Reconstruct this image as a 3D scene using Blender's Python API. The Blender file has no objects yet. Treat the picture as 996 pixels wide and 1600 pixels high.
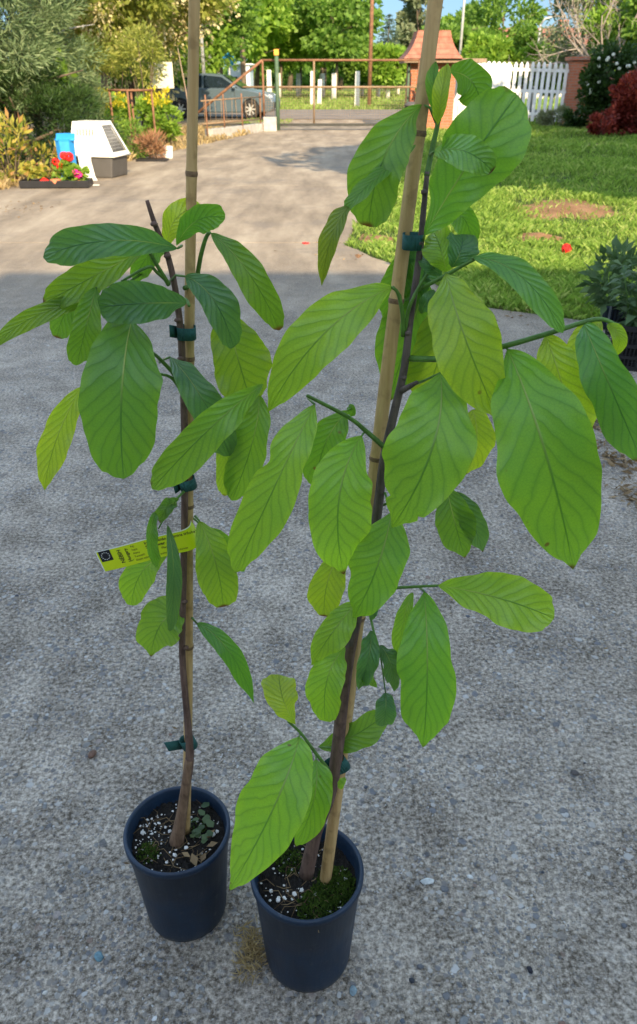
import bpy, bmesh, math, random
import numpy as np
from mathutils import Vector, Matrix
R = math.radians
sc = bpy.context.scene
col = sc.collection

# ------------------------------------------------------------------ camera
PITCH, CAMH, F = R(29.6), 1.35, 1200.0
cp, sp = math.cos(PITCH), math.sin(PITCH)
cd = bpy.data.cameras.new('camera')
cam = bpy.data.objects.new('camera', cd); col.objects.link(cam)
cam.location = (0, 0, CAMH); cam.rotation_euler = (R(90) - PITCH, 0, 0)
cd.sensor_fit = 'VERTICAL'; cd.sensor_height = 36; cd.lens = 27
cd.clip_start = 0.02; cd.clip_end = 2000
cd.dof.use_dof = True; cd.dof.focus_distance = 1.0; cd.dof.aperture_fstop = 13.0
sc.camera = cam

# ------------------------------------------------------------------ light
SUN_EL, SUN_AZ = R(28), R(165)          # azimuth clockwise from +Y
w = bpy.data.worlds.new('World'); sc.world = w; w.use_nodes = True
nt = w.node_tree; nt.nodes.clear()
sky = nt.nodes.new('ShaderNodeTexSky'); sky.sky_type = 'NISHITA'; sky.sun_disc = False
sky.sun_elevation = SUN_EL; sky.sun_rotation = SUN_AZ; sky.air_density = 1.0; sky.dust_density = 0.25; sky.ozone_density = 1.6
bg = nt.nodes.new('ShaderNodeBackground'); bg.inputs[1].default_value = 0.15
wo = nt.nodes.new('ShaderNodeOutputWorld')
tc = nt.nodes.new('ShaderNodeTexCoord'); sxyz = nt.nodes.new('ShaderNodeSeparateXYZ'); nt.links.new(tc.outputs['Generated'], sxyz.inputs[0])
rp = nt.nodes.new('ShaderNodeValToRGB'); nt.links.new(sxyz.outputs[2], rp.inputs[0])
rp.color_ramp.elements[0].position = 0.0; rp.color_ramp.elements[0].color = (.10, .15, .22, 1)
rp.color_ramp.elements[1].position = .32; rp.color_ramp.elements[1].color = (1.55, 1.22, .94, 1)
e_ = rp.color_ramp.elements.new(.10); e_.color = (.14, .18, .26, 1)
mxs = nt.nodes.new('ShaderNodeMix'); mxs.data_type = 'RGBA'; mxs.blend_type = 'MULTIPLY'; mxs.inputs[0].default_value = 1   # overhead tint added to take blue out of the shade; low sky deepened blue
nt.links.new(sky.outputs[0], mxs.inputs[6]); nt.links.new(rp.outputs[0], mxs.inputs[7]); nt.links.new(mxs.outputs[2], bg.inputs[0]); nt.links.new(bg.outputs[0], wo.inputs[0])
sd = Vector((math.sin(SUN_AZ) * math.cos(SUN_EL), math.cos(SUN_AZ) * math.cos(SUN_EL), math.sin(SUN_EL)))
sl = bpy.data.lights.new('sun', 'SUN'); sl.energy = 2.7; sl.angle = R(0.5); sl.color = (1.0, 0.80, 0.53)
so = bpy.data.objects.new('sun', sl); col.objects.link(so)
so.rotation_euler = (-sd).to_track_quat('-Z', 'Y').to_euler(); so.location = (0, -5, 20)
sc.view_settings.view_transform = 'Standard'; sc.view_settings.look = 'None'
sc.view_settings.exposure = 1.85; sc.view_settings.gamma = 1; sc.view_settings.use_curve_mapping = False
sc.render.engine = 'CYCLES'; sc.cycles.max_bounces = 8; sc.cycles.use_denoising = True

# ------------------------------------------------------------------ pixel geometry of the survey
def P(px, py, Y):
    """world point where the sight line of a photo pixel crosses the plane y = Y"""
    d = Vector(((px - 498) / F, cp + (800 - py) / F * sp, -sp + (800 - py) / F * cp))
    return Vector((0, 0, CAMH)) + d * (Y / d.y)
def G(px, py):
    d = Vector(((px - 498) / F, cp + (800 - py) / F * sp, -sp + (800 - py) / F * cp))
    return Vector((0, 0, CAMH)) + d * (-CAMH / d.z)
def X(px, Y, z=0.0):
    return (px - 498) / F * (Y * cp + (CAMH - z) * sp)

# ------------------------------------------------------------------ objects
def tag(o, label=None, cat=None, group=None, kind=None):
    if label: o['label'] = label
    if cat: o['category'] = cat
    if group: o['group'] = group
    if kind: o['kind'] = kind
    return o
def empty(name, loc=(0, 0, 0), rz=0, label=None, cat=None, group=None):
    o = bpy.data.objects.new(name, None); col.objects.link(o)
    o.location = loc; o.rotation_euler = (0, 0, rz); o.empty_display_size = .1
    return tag(o, label, cat, group)
def link_mesh(name, me, mats, parent=None, smooth=False):
    if not isinstance(mats, (list, tuple)): mats = [mats]
    for m in mats: me.materials.append(m)
    if smooth: me.polygons.foreach_set('use_smooth', [True] * len(me.polygons))
    o = bpy.data.objects.new(name, me); col.objects.link(o)
    if parent: o.parent = parent
    return o
def copy_tree(o, parent=None):
    c = o.copy(); col.objects.link(c); c.parent = parent
    for ch in list(o.children): copy_tree(ch, c)
    return c

class MB:
    def __init__(s): s.v = []; s.f = []; s.m = []; s.uv = {}
    def face(s, pts, mi=0):
        n = len(s.v); s.v += [tuple(p) for p in pts]; s.f.append(tuple(range(n, n + len(pts)))); s.m.append(mi)
    def box(s, c, d, rz=0, mi=0, rx=0, ry=0):
        M = Matrix.Translation(c) @ Matrix.Rotation(rz, 4, 'Z') @ Matrix.Rotation(ry, 4, 'Y') @ Matrix.Rotation(rx, 4, 'X')
        n = len(s.v)
        for x in (-.5, .5):
            for y in (-.5, .5):
                for z in (-.5, .5): s.v.append(tuple(M @ Vector((x * d[0], y * d[1], z * d[2]))))
        for q in ((0, 1, 3, 2), (4, 6, 7, 5), (0, 4, 5, 1), (2, 3, 7, 6), (0, 2, 6, 4), (1, 5, 7, 3)):
            s.f.append(tuple(n + i for i in q)); s.m.append(mi)
        return s
    def tube(s, pts, rad, seg=8, mi=0, cap=True):
        pts = [Vector(p) for p in pts]
        if not isinstance(rad, (list, tuple)): rad = [rad] * len(pts)
        n0 = len(s.v); up = None
        for i, p in enumerate(pts):
            t = (pts[min(i + 1, len(pts) - 1)] - pts[max(i - 1, 0)]).normalized()
            if up is None:
                up = t.orthogonal().normalized()
            else:
                up = (up - t * up.dot(t))
                up = up.normalized() if up.length > 1e-6 else t.orthogonal().normalized()
            b = t.cross(up)
            for k in range(seg):
                a = 2 * math.pi * k / seg
                s.v.append(tuple(p + (up * math.cos(a) + b * math.sin(a)) * rad[i]))
        for i in range(len(pts) - 1):
            for k in range(seg):
                a = n0 + i * seg + k; b2 = n0 + i * seg + (k + 1) % seg
                s.f.append((a, b2, b2 + seg, a + seg)); s.m.append(mi)
        if cap:
            s.f.append(tuple(n0 + k for k in reversed(range(seg)))); s.m.append(mi)
            e = n0 + (len(pts) - 1) * seg
            s.f.append(tuple(e + k for k in range(seg))); s.m.append(mi)
        return s
    def lathe(s, prof, c=(0, 0, 0), seg=48, mi=0, axis='Z', close=False):
        n0 = len(s.v); c = Vector(c)
        for r, z in prof:
            for k in range(seg):
                a = 2 * math.pi * k / seg
                q = Vector((r * math.cos(a), r * math.sin(a), z)) if axis == 'Z' else Vector((r * math.cos(a), z, r * math.sin(a)))
                s.v.append(tuple(c + q))
        for i in range(len(prof) - 1):
            for k in range(seg):
                a = n0 + i * seg + k; b = n0 + i * seg + (k + 1) % seg
                s.f.append((a, b, b + seg, a + seg)); s.m.append(mi)
        return s
    def ball(s, c, r, mi=0, sq=(1, 1, 1), jit=0, rng=random, sub=1):
        bm = bmesh.new(); bmesh.ops.create_icosphere(bm, subdivisions=sub, radius=1)
        n = len(s.v)
        for v in bm.verts:
            k = 1 + jit * (rng.random() - .5)
            s.v.append((c[0] + v.co.x * r * sq[0] * k, c[1] + v.co.y * r * sq[1] * k, c[2] + v.co.z * r * sq[2] * k))
        for f in bm.faces: s.f.append(tuple(n + v.index for v in f.verts)); s.m.append(mi)
        bm.free(); return s
    def prism(s, poly, y0, y1, mi=0, top=None):
        """poly in x,z extruded along y; top: the outline at y1"""
        n = len(s.v); k = len(poly); top = top or poly
        for x, z in poly: s.v.append((x, y0, z))
        for x, z in top: s.v.append((x, y1, z))
        s.f.append(tuple(range(n, n + k))); s.m.append(mi)
        s.f.append(tuple(reversed(range(n + k, n + 2 * k)))); s.m.append(mi)
        for i in range(k):
            j = (i + 1) % k
            s.f.append((n + j, n + i, n + k + i, n + k + j)); s.m.append(mi)
        return s
    def build(s, name, mats, parent=None, smooth=False, origin=None, bevel=0, normals=True):
        me = bpy.data.meshes.new(name)
        off = Vector(origin) if origin is not None else None
        v = s.v if off is None else [(a[0] - off.x, a[1] - off.y, a[2] - off.z) for a in s.v]
        me.from_pydata(v, [], s.f)
        me.polygons.foreach_set('material_index', s.m)
        if normals:
            bm = bmesh.new(); bm.from_mesh(me); bmesh.ops.recalc_face_normals(bm, faces=bm.faces); bm.to_mesh(me); bm.free()
        o = link_mesh(name, me, mats, parent, smooth)
        if off is not None and parent is None: o.location = off
        if bevel:
            b = o.modifiers.new('bevel', 'BEVEL'); b.width = bevel; b.segments = 2; b.limit_method = 'ANGLE'
        return o

def np_mesh(name, v, f):
    me = bpy.data.meshes.new(name); n = len(v); k = f.shape[1]
    me.vertices.add(n); me.vertices.foreach_set('co', np.asarray(v, np.float32).ravel())
    me.loops.add(f.size); me.loops.foreach_set('vertex_index', f.astype(np.int32).ravel())
    me.polygons.add(len(f)); me.polygons.foreach_set('loop_start', np.arange(0, f.size, k, dtype=np.int32))
    me.update(calc_edges=True)
    return me

# ------------------------------------------------------------------ materials
class NT:
    def __init__(s, name):
        s.mat = bpy.data.materials.new(name); s.mat.use_nodes = True
        s.t = s.mat.node_tree; s.b = s.t.nodes['Principled BSDF']; s.out = s.t.nodes['Material Output']
    def n(s, typ, **kw):
        o = s.t.nodes.new(typ)
        for k, v in kw.items(): setattr(o, k, v)
        return o
    def l(s, a, b): s.t.links.new(a, b)
    def val(s, sock, v):
        if hasattr(v, 'is_output') or isinstance(v, bpy.types.NodeSocket): s.l(v, sock)
        else: sock.default_value = v
    def math(s, op, a, b=0.0, c=None, clamp=False):
        o = s.n('ShaderNodeMath', operation=op); o.use_clamp = clamp
        s.val(o.inputs[0], a); s.val(o.inputs[1], b)
        if c is not None: s.val(o.inputs[2], c)
        return o.outputs[0]
    def ss(s, x, a, b):
        o = s.n('ShaderNodeMapRange'); o.interpolation_type = 'SMOOTHSTEP'
        s.val(o.inputs[0], x); o.inputs[1].default_value = a; o.inputs[2].default_value = b
        return o.outputs[0]
    def mix(s, f, a, b, mode='MIX'):
        o = s.n('ShaderNodeMix', data_type='RGBA', blend_type=mode)
        s.val(o.inputs[0], f)
        s.val(o.inputs[6], a if isinstance(a, bpy.types.NodeSocket) else tuple(a) + (1,) if len(a) == 3 else a)
        s.val(o.inputs[7], b if isinstance(b, bpy.types.NodeSocket) else tuple(b) + (1,) if len(b) == 3 else b)
        return o.outputs[2]
    def noise(s, co, scale, det=4, rough=.55, dist=0):
        o = s.n('ShaderNodeTexNoise'); s.l(co, o.inputs['Vector'])
        o.inputs['Scale'].default_value = scale; o.inputs['Detail'].default_value = det
        o.inputs['Roughness'].default_value = rough; o.inputs['Distortion'].default_value = dist
        return o.outputs[0]
    def vor(s, co, scale, feature='F1'):
        o = s.n('ShaderNodeTexVoronoi'); o.feature = feature; s.l(co, o.inputs['Vector']); o.inputs['Scale'].default_value = scale
        return o
    def ramp(s, x, stops, interp='LINEAR'):
        o = s.n('ShaderNodeValToRGB'); s.l(x, o.inputs[0]); cr = o.color_ramp; cr.interpolation = interp
        while len(cr.elements) < len(stops): cr.elements.new(0.5)
        for e, (p, c) in zip(cr.elements, stops): e.position = p; e.color = tuple(c) + (1,)
        return o.outputs[0]
    def co(s, which='Object', scale=None):
        o = s.n('ShaderNodeTexCoord').outputs[which]
        if scale:
            m = s.n('ShaderNodeMapping'); s.l(o, m.inputs[0]); m.inputs['Scale'].default_value = scale; o = m.outputs[0]
        return o
    def bump(s, h, dist=.01, strength=1.0):
        o = s.n('ShaderNodeBump'); s.l(h, o.inputs['Height']); o.inputs['Distance'].default_value = dist; o.inputs['Strength'].default_value = strength
        s.l(o.outputs[0], s.b.inputs['Normal']); return o
    def base(s, c, rough=.7, metal=0, spec=.5):
        s.val(s.b.inputs['Base Color'], c if isinstance(c, bpy.types.NodeSocket) else tuple(c) + (1,))
        s.val(s.b.inputs['Roughness'], rough); s.val(s.b.inputs['Metallic'], metal); s.b.inputs['Specular IOR Level'].default_value = spec
        return s
def mat(name, c, rough=.7, metal=0, vary=.25, scale=12, bump=.002, spec=.4, dirt=None, stretch=None):
    m = NT(name); co = m.co('Object', stretch)
    n1 = m.noise(co, scale, 5)
    a = tuple(x * (1 - vary) for x in c); b = tuple(min(1, x * (1 + vary)) for x in c)
    cc = m.ramp(n1, [(.3, a), (.7, b)])
    if dirt:
        n2 = m.noise(co, scale * .35, 6, .7)
        cc = m.mix(m.ss(n2, .5, .68), cc, dirt)
    m.base(cc, rough, metal, spec)
    if bump: m.bump(m.noise(co, scale * 4, 4), bump)
    return m.mat
def foliage_mat(name, c1, c2, trans=.4, scale=2.0, rough=.55, c3=None, spec=.3):
    m = NT(name); g = m.n('ShaderNodeNewGeometry')
    rnd = g.outputs['Random Per Island']
    pos = g.outputs['Position']
    n1 = m.noise(pos, scale, 3)
    f = m.math('ADD', m.math('MULTIPLY', rnd, .6), m.math('MULTIPLY', n1, .6))
    stops = [(.25, c1), (.85, c2)] if c3 is None else [(.25, c1), (.7, c2), (.95, c3)]
    cc = m.ramp(f, stops)
    m.base(cc, rough, 0, spec)
    tr = m.n('ShaderNodeBsdfTranslucent')
    m.l(m.mix(1.0, cc, (1.25, 1.3, .7), 'MULTIPLY'), tr.inputs[0])
    mx = m.n('ShaderNodeMixShader'); mx.inputs[0].default_value = trans
    m.l(m.b.outputs[0], mx.inputs[1]); m.l(tr.outputs[0], mx.inputs[2]); m.l(mx.outputs[0], m.out.inputs[0])
    return m.mat

def concrete_mat():
    m = NT('weathered_concrete'); co = m.co('Object')
    wn = m.n('ShaderNodeTexNoise'); m.l(co, wn.inputs['Vector']); wn.inputs['Scale'].default_value = 60; wn.inputs['Detail'].default_value = 3
    va = m.n('ShaderNodeVectorMath', operation='MULTIPLY_ADD'); m.l(wn.outputs['Color'], va.inputs[0]); va.inputs[1].default_value = (.012, .012, 0); m.l(co, va.inputs[2])
    wc = va.outputs[0]
    big = m.noise(co, .9, 6, .62); mid = m.noise(co, 7, 6, .65); fine = m.noise(co, 95, 5, .7); sand = m.noise(co, 210, 4, .75)
    f = m.math('ADD', m.math('MULTIPLY', big, .25), m.math('ADD', m.math('MULTIPLY', mid, .24), m.math('MULTIPLY', fine, .64)))
    base = m.ramp(f, [(.47, (.075, .058, .040)), (.53, (.20, .168, .130)), (.585, (.34, .293, .235)), (.66, (.57, .50, .41))])
    base = m.mix(m.math('MULTIPLY', m.ss(sand, .52, .64), .52), base, (.085, .078, .07))
    base = m.mix(m.math('MULTIPLY', m.ss(sand, .47, .36), .42), base, (.58, .54, .47))
    # exposed pebbles in three sizes
    h = m.math('MULTIPLY', fine, .6)
    stone = [(0, (.05, .055, .065)), (.22, (.12, .135, .16)), (.42, (.24, .20, .15)), (.6, (.17, .19, .2)), (.78, (.36, .33, .28)), (.92, (.6, .6, .58)), (1, (.2, .12, .08))]
    for sc_, thr, keep, k in ((150, .40, .35, 1), (75, .40, .50, 1), (40, .36, .70, 1)):
        v = m.vor(wc, sc_); sep = m.n('ShaderNodeSeparateColor'); m.l(v.outputs['Color'], sep.inputs[0])
        on = m.math('GREATER_THAN', sep.outputs[0], keep)
        edge = m.math('MULTIPLY', m.ss(v.outputs['Distance'], thr * 1.1, thr * .75), on)
        # fewer pebbles where cement still covers them
        cover = m.ss(m.noise(co, 4.5, 4, .6), .38, .56)
        edge = m.math('MULTIPLY', edge, m.math('ADD', .2, m.math('MULTIPLY', cover, .75)))
        cc = m.ramp(sep.outputs[1], stone)
        cc = m.mix(m.math('MULTIPLY', fine, .45), cc, (.3, .29, .28))
        base = m.mix(m.math('MULTIPLY', edge, .92), base, cc)
        h = m.math('ADD', h, m.math('MULTIPLY', edge, 22.0 / sc_))
    # smoother, sandier wear further out; sun warmth and sun-to-shade balance put into its colour
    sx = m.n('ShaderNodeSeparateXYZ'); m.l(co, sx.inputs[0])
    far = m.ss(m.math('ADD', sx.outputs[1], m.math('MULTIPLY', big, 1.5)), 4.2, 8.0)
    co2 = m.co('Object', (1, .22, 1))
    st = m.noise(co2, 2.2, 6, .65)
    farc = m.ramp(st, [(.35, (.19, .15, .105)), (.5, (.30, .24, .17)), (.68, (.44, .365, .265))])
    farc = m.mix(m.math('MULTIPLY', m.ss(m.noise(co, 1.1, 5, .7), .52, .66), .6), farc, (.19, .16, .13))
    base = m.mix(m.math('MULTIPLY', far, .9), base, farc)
    # stains
    base = m.mix(m.math('MULTIPLY', m.ss(m.noise(co, 2.7, 5, .7), .56, .72), .3), base, (.10, .088, .075))
    m.base(base, .88, 0, .3); m.bump(h, .005, 1.0)
    return m.mat

def leaf_mat(name='pawpaw_leaf'):
    m = NT(name)
    uvn = m.n('ShaderNodeUVMap'); sx = m.n('ShaderNodeSeparateXYZ'); m.l(uvn.outputs[0], sx.inputs[0])
    u, v = sx.outputs[0], sx.outputs[1]
    oi = m.n('ShaderNodeObjectInfo'); co = m.co('Object')
    nz = m.noise(co, 55, 3, .5)
    s = m.math('ABSOLUTE', m.math('SUBTRACT', m.math('MULTIPLY', u, 2), 1))
    wob = m.math('MULTIPLY', m.math('SUBTRACT', nz, .5), .45)
    # side veins leave the midrib and bow towards the tip
    rnd = oi.outputs['Random']; low = m.noise(co, 14, 2)
    c = m.math('SUBTRACT', m.math('MULTIPLY', m.math('ADD', v, m.math('MULTIPLY', low, .16)), m.math('ADD', 9.0, m.math('MULTIPLY', rnd, 3.5))), m.math('MULTIPLY', m.math('POWER', s, .85), 2.5))
    side = m.math('MULTIPLY', m.math('GREATER_THAN', u, .5), .45)
    c = m.math('ADD', m.math('ADD', c, wob), m.math('ADD', side, m.math('MULTIPLY', rnd, 7)))
    fr = m.math('ABSOLUTE', m.math('SUBTRACT', m.math('FRACT', c), .5))      # 0 on the vein, .5 between
    vein = m.ss(fr, .07, .01)
    mid = m.ss(s, .038, .010)
    net = m.vor(co, 330, 'DISTANCE_TO_EDGE')
    netm = m.ss(net.outputs['Distance'], .10, .02)
    base = oi.outputs['Color']
    pale = m.noise(co, 22, 4, .6)
    basec = m.mix(m.math('MULTIPLY', m.ss(pale, .38, .68), .55), base, m.mix(1, base, (1.35, 1.18, .75), 'MULTIPLY'))
    basec = m.mix(m.math('MULTIPLY', m.ss(v, .35, 1.0), .45), basec, m.mix(1, base, (1.35, 1.15, .7), 'MULTIPLY'))  # yellower tips: young growth plus light through hanging tips, put into the colour
    # yellower rim
    basec = m.mix(m.math('MULTIPLY', m.ss(s, .72, 1.0), .45), basec, m.mix(1, base, (1.6, 1.3, .6), 'MULTIPLY'))
    dark = m.mix(1, base, (.42, .55, .8), 'MULTIPLY')
    halo = m.ss(fr, .26, .03)
    cc = m.mix(m.math('MULTIPLY', halo, .22), basec, dark)
    cc = m.mix(m.math('MULTIPLY', vein, .28), cc, dark)
    cc = m.mix(m.math('MULTIPLY', netm, .24), cc, dark)
    midc = m.mix(m.ss(v, .62, .25), dark, (.33, .42, .16))
    cc = m.mix(m.math('MULTIPLY', mid, .85), cc, midc)
    # a few rusty specks
    sv = m.vor(co, 38); spk = m.math('MULTIPLY', m.ss(m.math('ADD', sv.outputs['Distance'], m.math('MULTIPLY', nz, .12)), .19, .12), m.ss(m.noise(co, 9, 2), .56, .62))
    cc = m.mix(m.math('MULTIPLY', spk, .8), cc, (.14, .07, .02))
    cc = m.mix(m.math('MULTIPLY', m.ss(v, .955, .99), m.ss(m.noise(co, 14, 2), .50, .56)), cc, (.12, .06, .02))
    m.base(cc, m.math('ADD', .28, m.math('MULTIPLY', pale, .22)), 0, .65)
    h = m.math('SUBTRACT', m.math('MULTIPLY', m.math('POWER', m.math('MULTIPLY', fr, 2), .6), .9), m.math('MULTIPLY', mid, 1.1))
    h = m.math('ADD', h, m.math('MULTIPLY', m.noise(co, 160, 3), .35))
    m.bump(h, .0012, .7)
    tr = m.n('ShaderNodeBsdfTranslucent'); m.l(m.mix(1, cc, (1.7, 1.55, .55), 'MULTIPLY'), tr.inputs[0])
    mx = m.n('ShaderNodeMixShader'); mx.inputs[0].default_value = .5
    m.l(m.b.outputs[0], mx.inputs[1]); m.l(tr.outputs[0], mx.inputs[2]); m.l(mx.outputs[0], m.out.inputs[0])
    return m.mat

def bark_mat(name, c, c2, scale=60, stretch=(1, 1, .12), bump=.002):
    m = NT(name); co = m.co('Object', stretch)
    n1 = m.noise(co, scale, 6, .65)
    cc = m.ramp(n1, [(.3, c), (.7, c2)])
    n2 = m.noise(m.co('Object'), scale * .4, 3)
    cc = m.mix(m.math('MULTIPLY', m.ss(n2, .5, .7), .5), cc, tuple(x * .55 for x in c))
    m.base(cc, .8, 0, .3); m.bump(n1, bump); return m.mat
def brick_mat():
    m = NT('red_brick'); co = m.co('Object')
    sx = m.n('ShaderNodeSeparateXYZ'); m.l(co, sx.inputs[0]); cb = m.n('ShaderNodeCombineXYZ')
    m.l(m.math('ADD', sx.outputs[0], sx.outputs[1]), cb.inputs[0]); m.l(sx.outputs[2], cb.inputs[1])
    br = m.n('ShaderNodeTexBrick'); m.l(cb.outputs[0], br.inputs[0]); br.inputs['Scale'].default_value = 1
    br.inputs['Brick Width'].default_value = .25; br.inputs['Row Height'].default_value = .075; br.inputs['Mortar Size'].default_value = .008
    br.inputs['Color1'].default_value = (.50, .16, .075, 1); br.inputs['Color2'].default_value = (.40, .12, .055, 1); br.inputs['Mortar'].default_value = (.30, .22, .17, 1)
    m.base(br.outputs[0], .85); m.bump(br.outputs['Fac'], -.006); return m.mat
def tile_mat():
    m = NT('roof_tile'); co = m.co('Object')
    sx = m.n('ShaderNodeSeparateXYZ'); m.l(co, sx.inputs[0])
    row = m.math('FRACT', m.math('MULTIPLY', sx.outputs[2], 7)); cl = m.math('ABSOLUTE', m.math('SUBTRACT', m.math('FRACT', m.math('MULTIPLY', m.math('ADD', sx.outputs[0], sx.outputs[1]), 4.5)), .5))
    n1 = m.noise(co, 6, 4); c = m.ramp(n1, [(.3, (.27, .09, .055)), (.7, (.42, .17, .11))])
    c = m.mix(m.math('MULTIPLY', m.ss(row, .2, 0), .6), c, (.1, .04, .03))
    m.base(c, .8); m.bump(m.math('ADD', row, cl), .03); return m.mat
def soil_mat():
    m = NT('potting_soil'); co = m.co('Object')
    n1 = m.noise(co, 130, 6, .7); c = m.ramp(n1, [(.35, (.006, .005, .004)), (.6, (.022, .017, .012)), (.8, (.06, .045, .03))])
    m.base(c, .9); m.bump(n1, .006); return m.mat
def ground_mat(name, a, b, c, scale=1.5):
    m = NT(name); co = m.co('Object'); n1 = m.noise(co, scale, 6, .65); n2 = m.noise(co, scale * 22, 4, .7)
    f = m.math('ADD', m.math('MULTIPLY', n1, .6), m.math('MULTIPLY', n2, .4))
    m.base(m.ramp(f, [(.38, a), (.52, b), (.66, c)]), .95, 0, .2); m.bump(n2, .02); return m.mat

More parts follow.
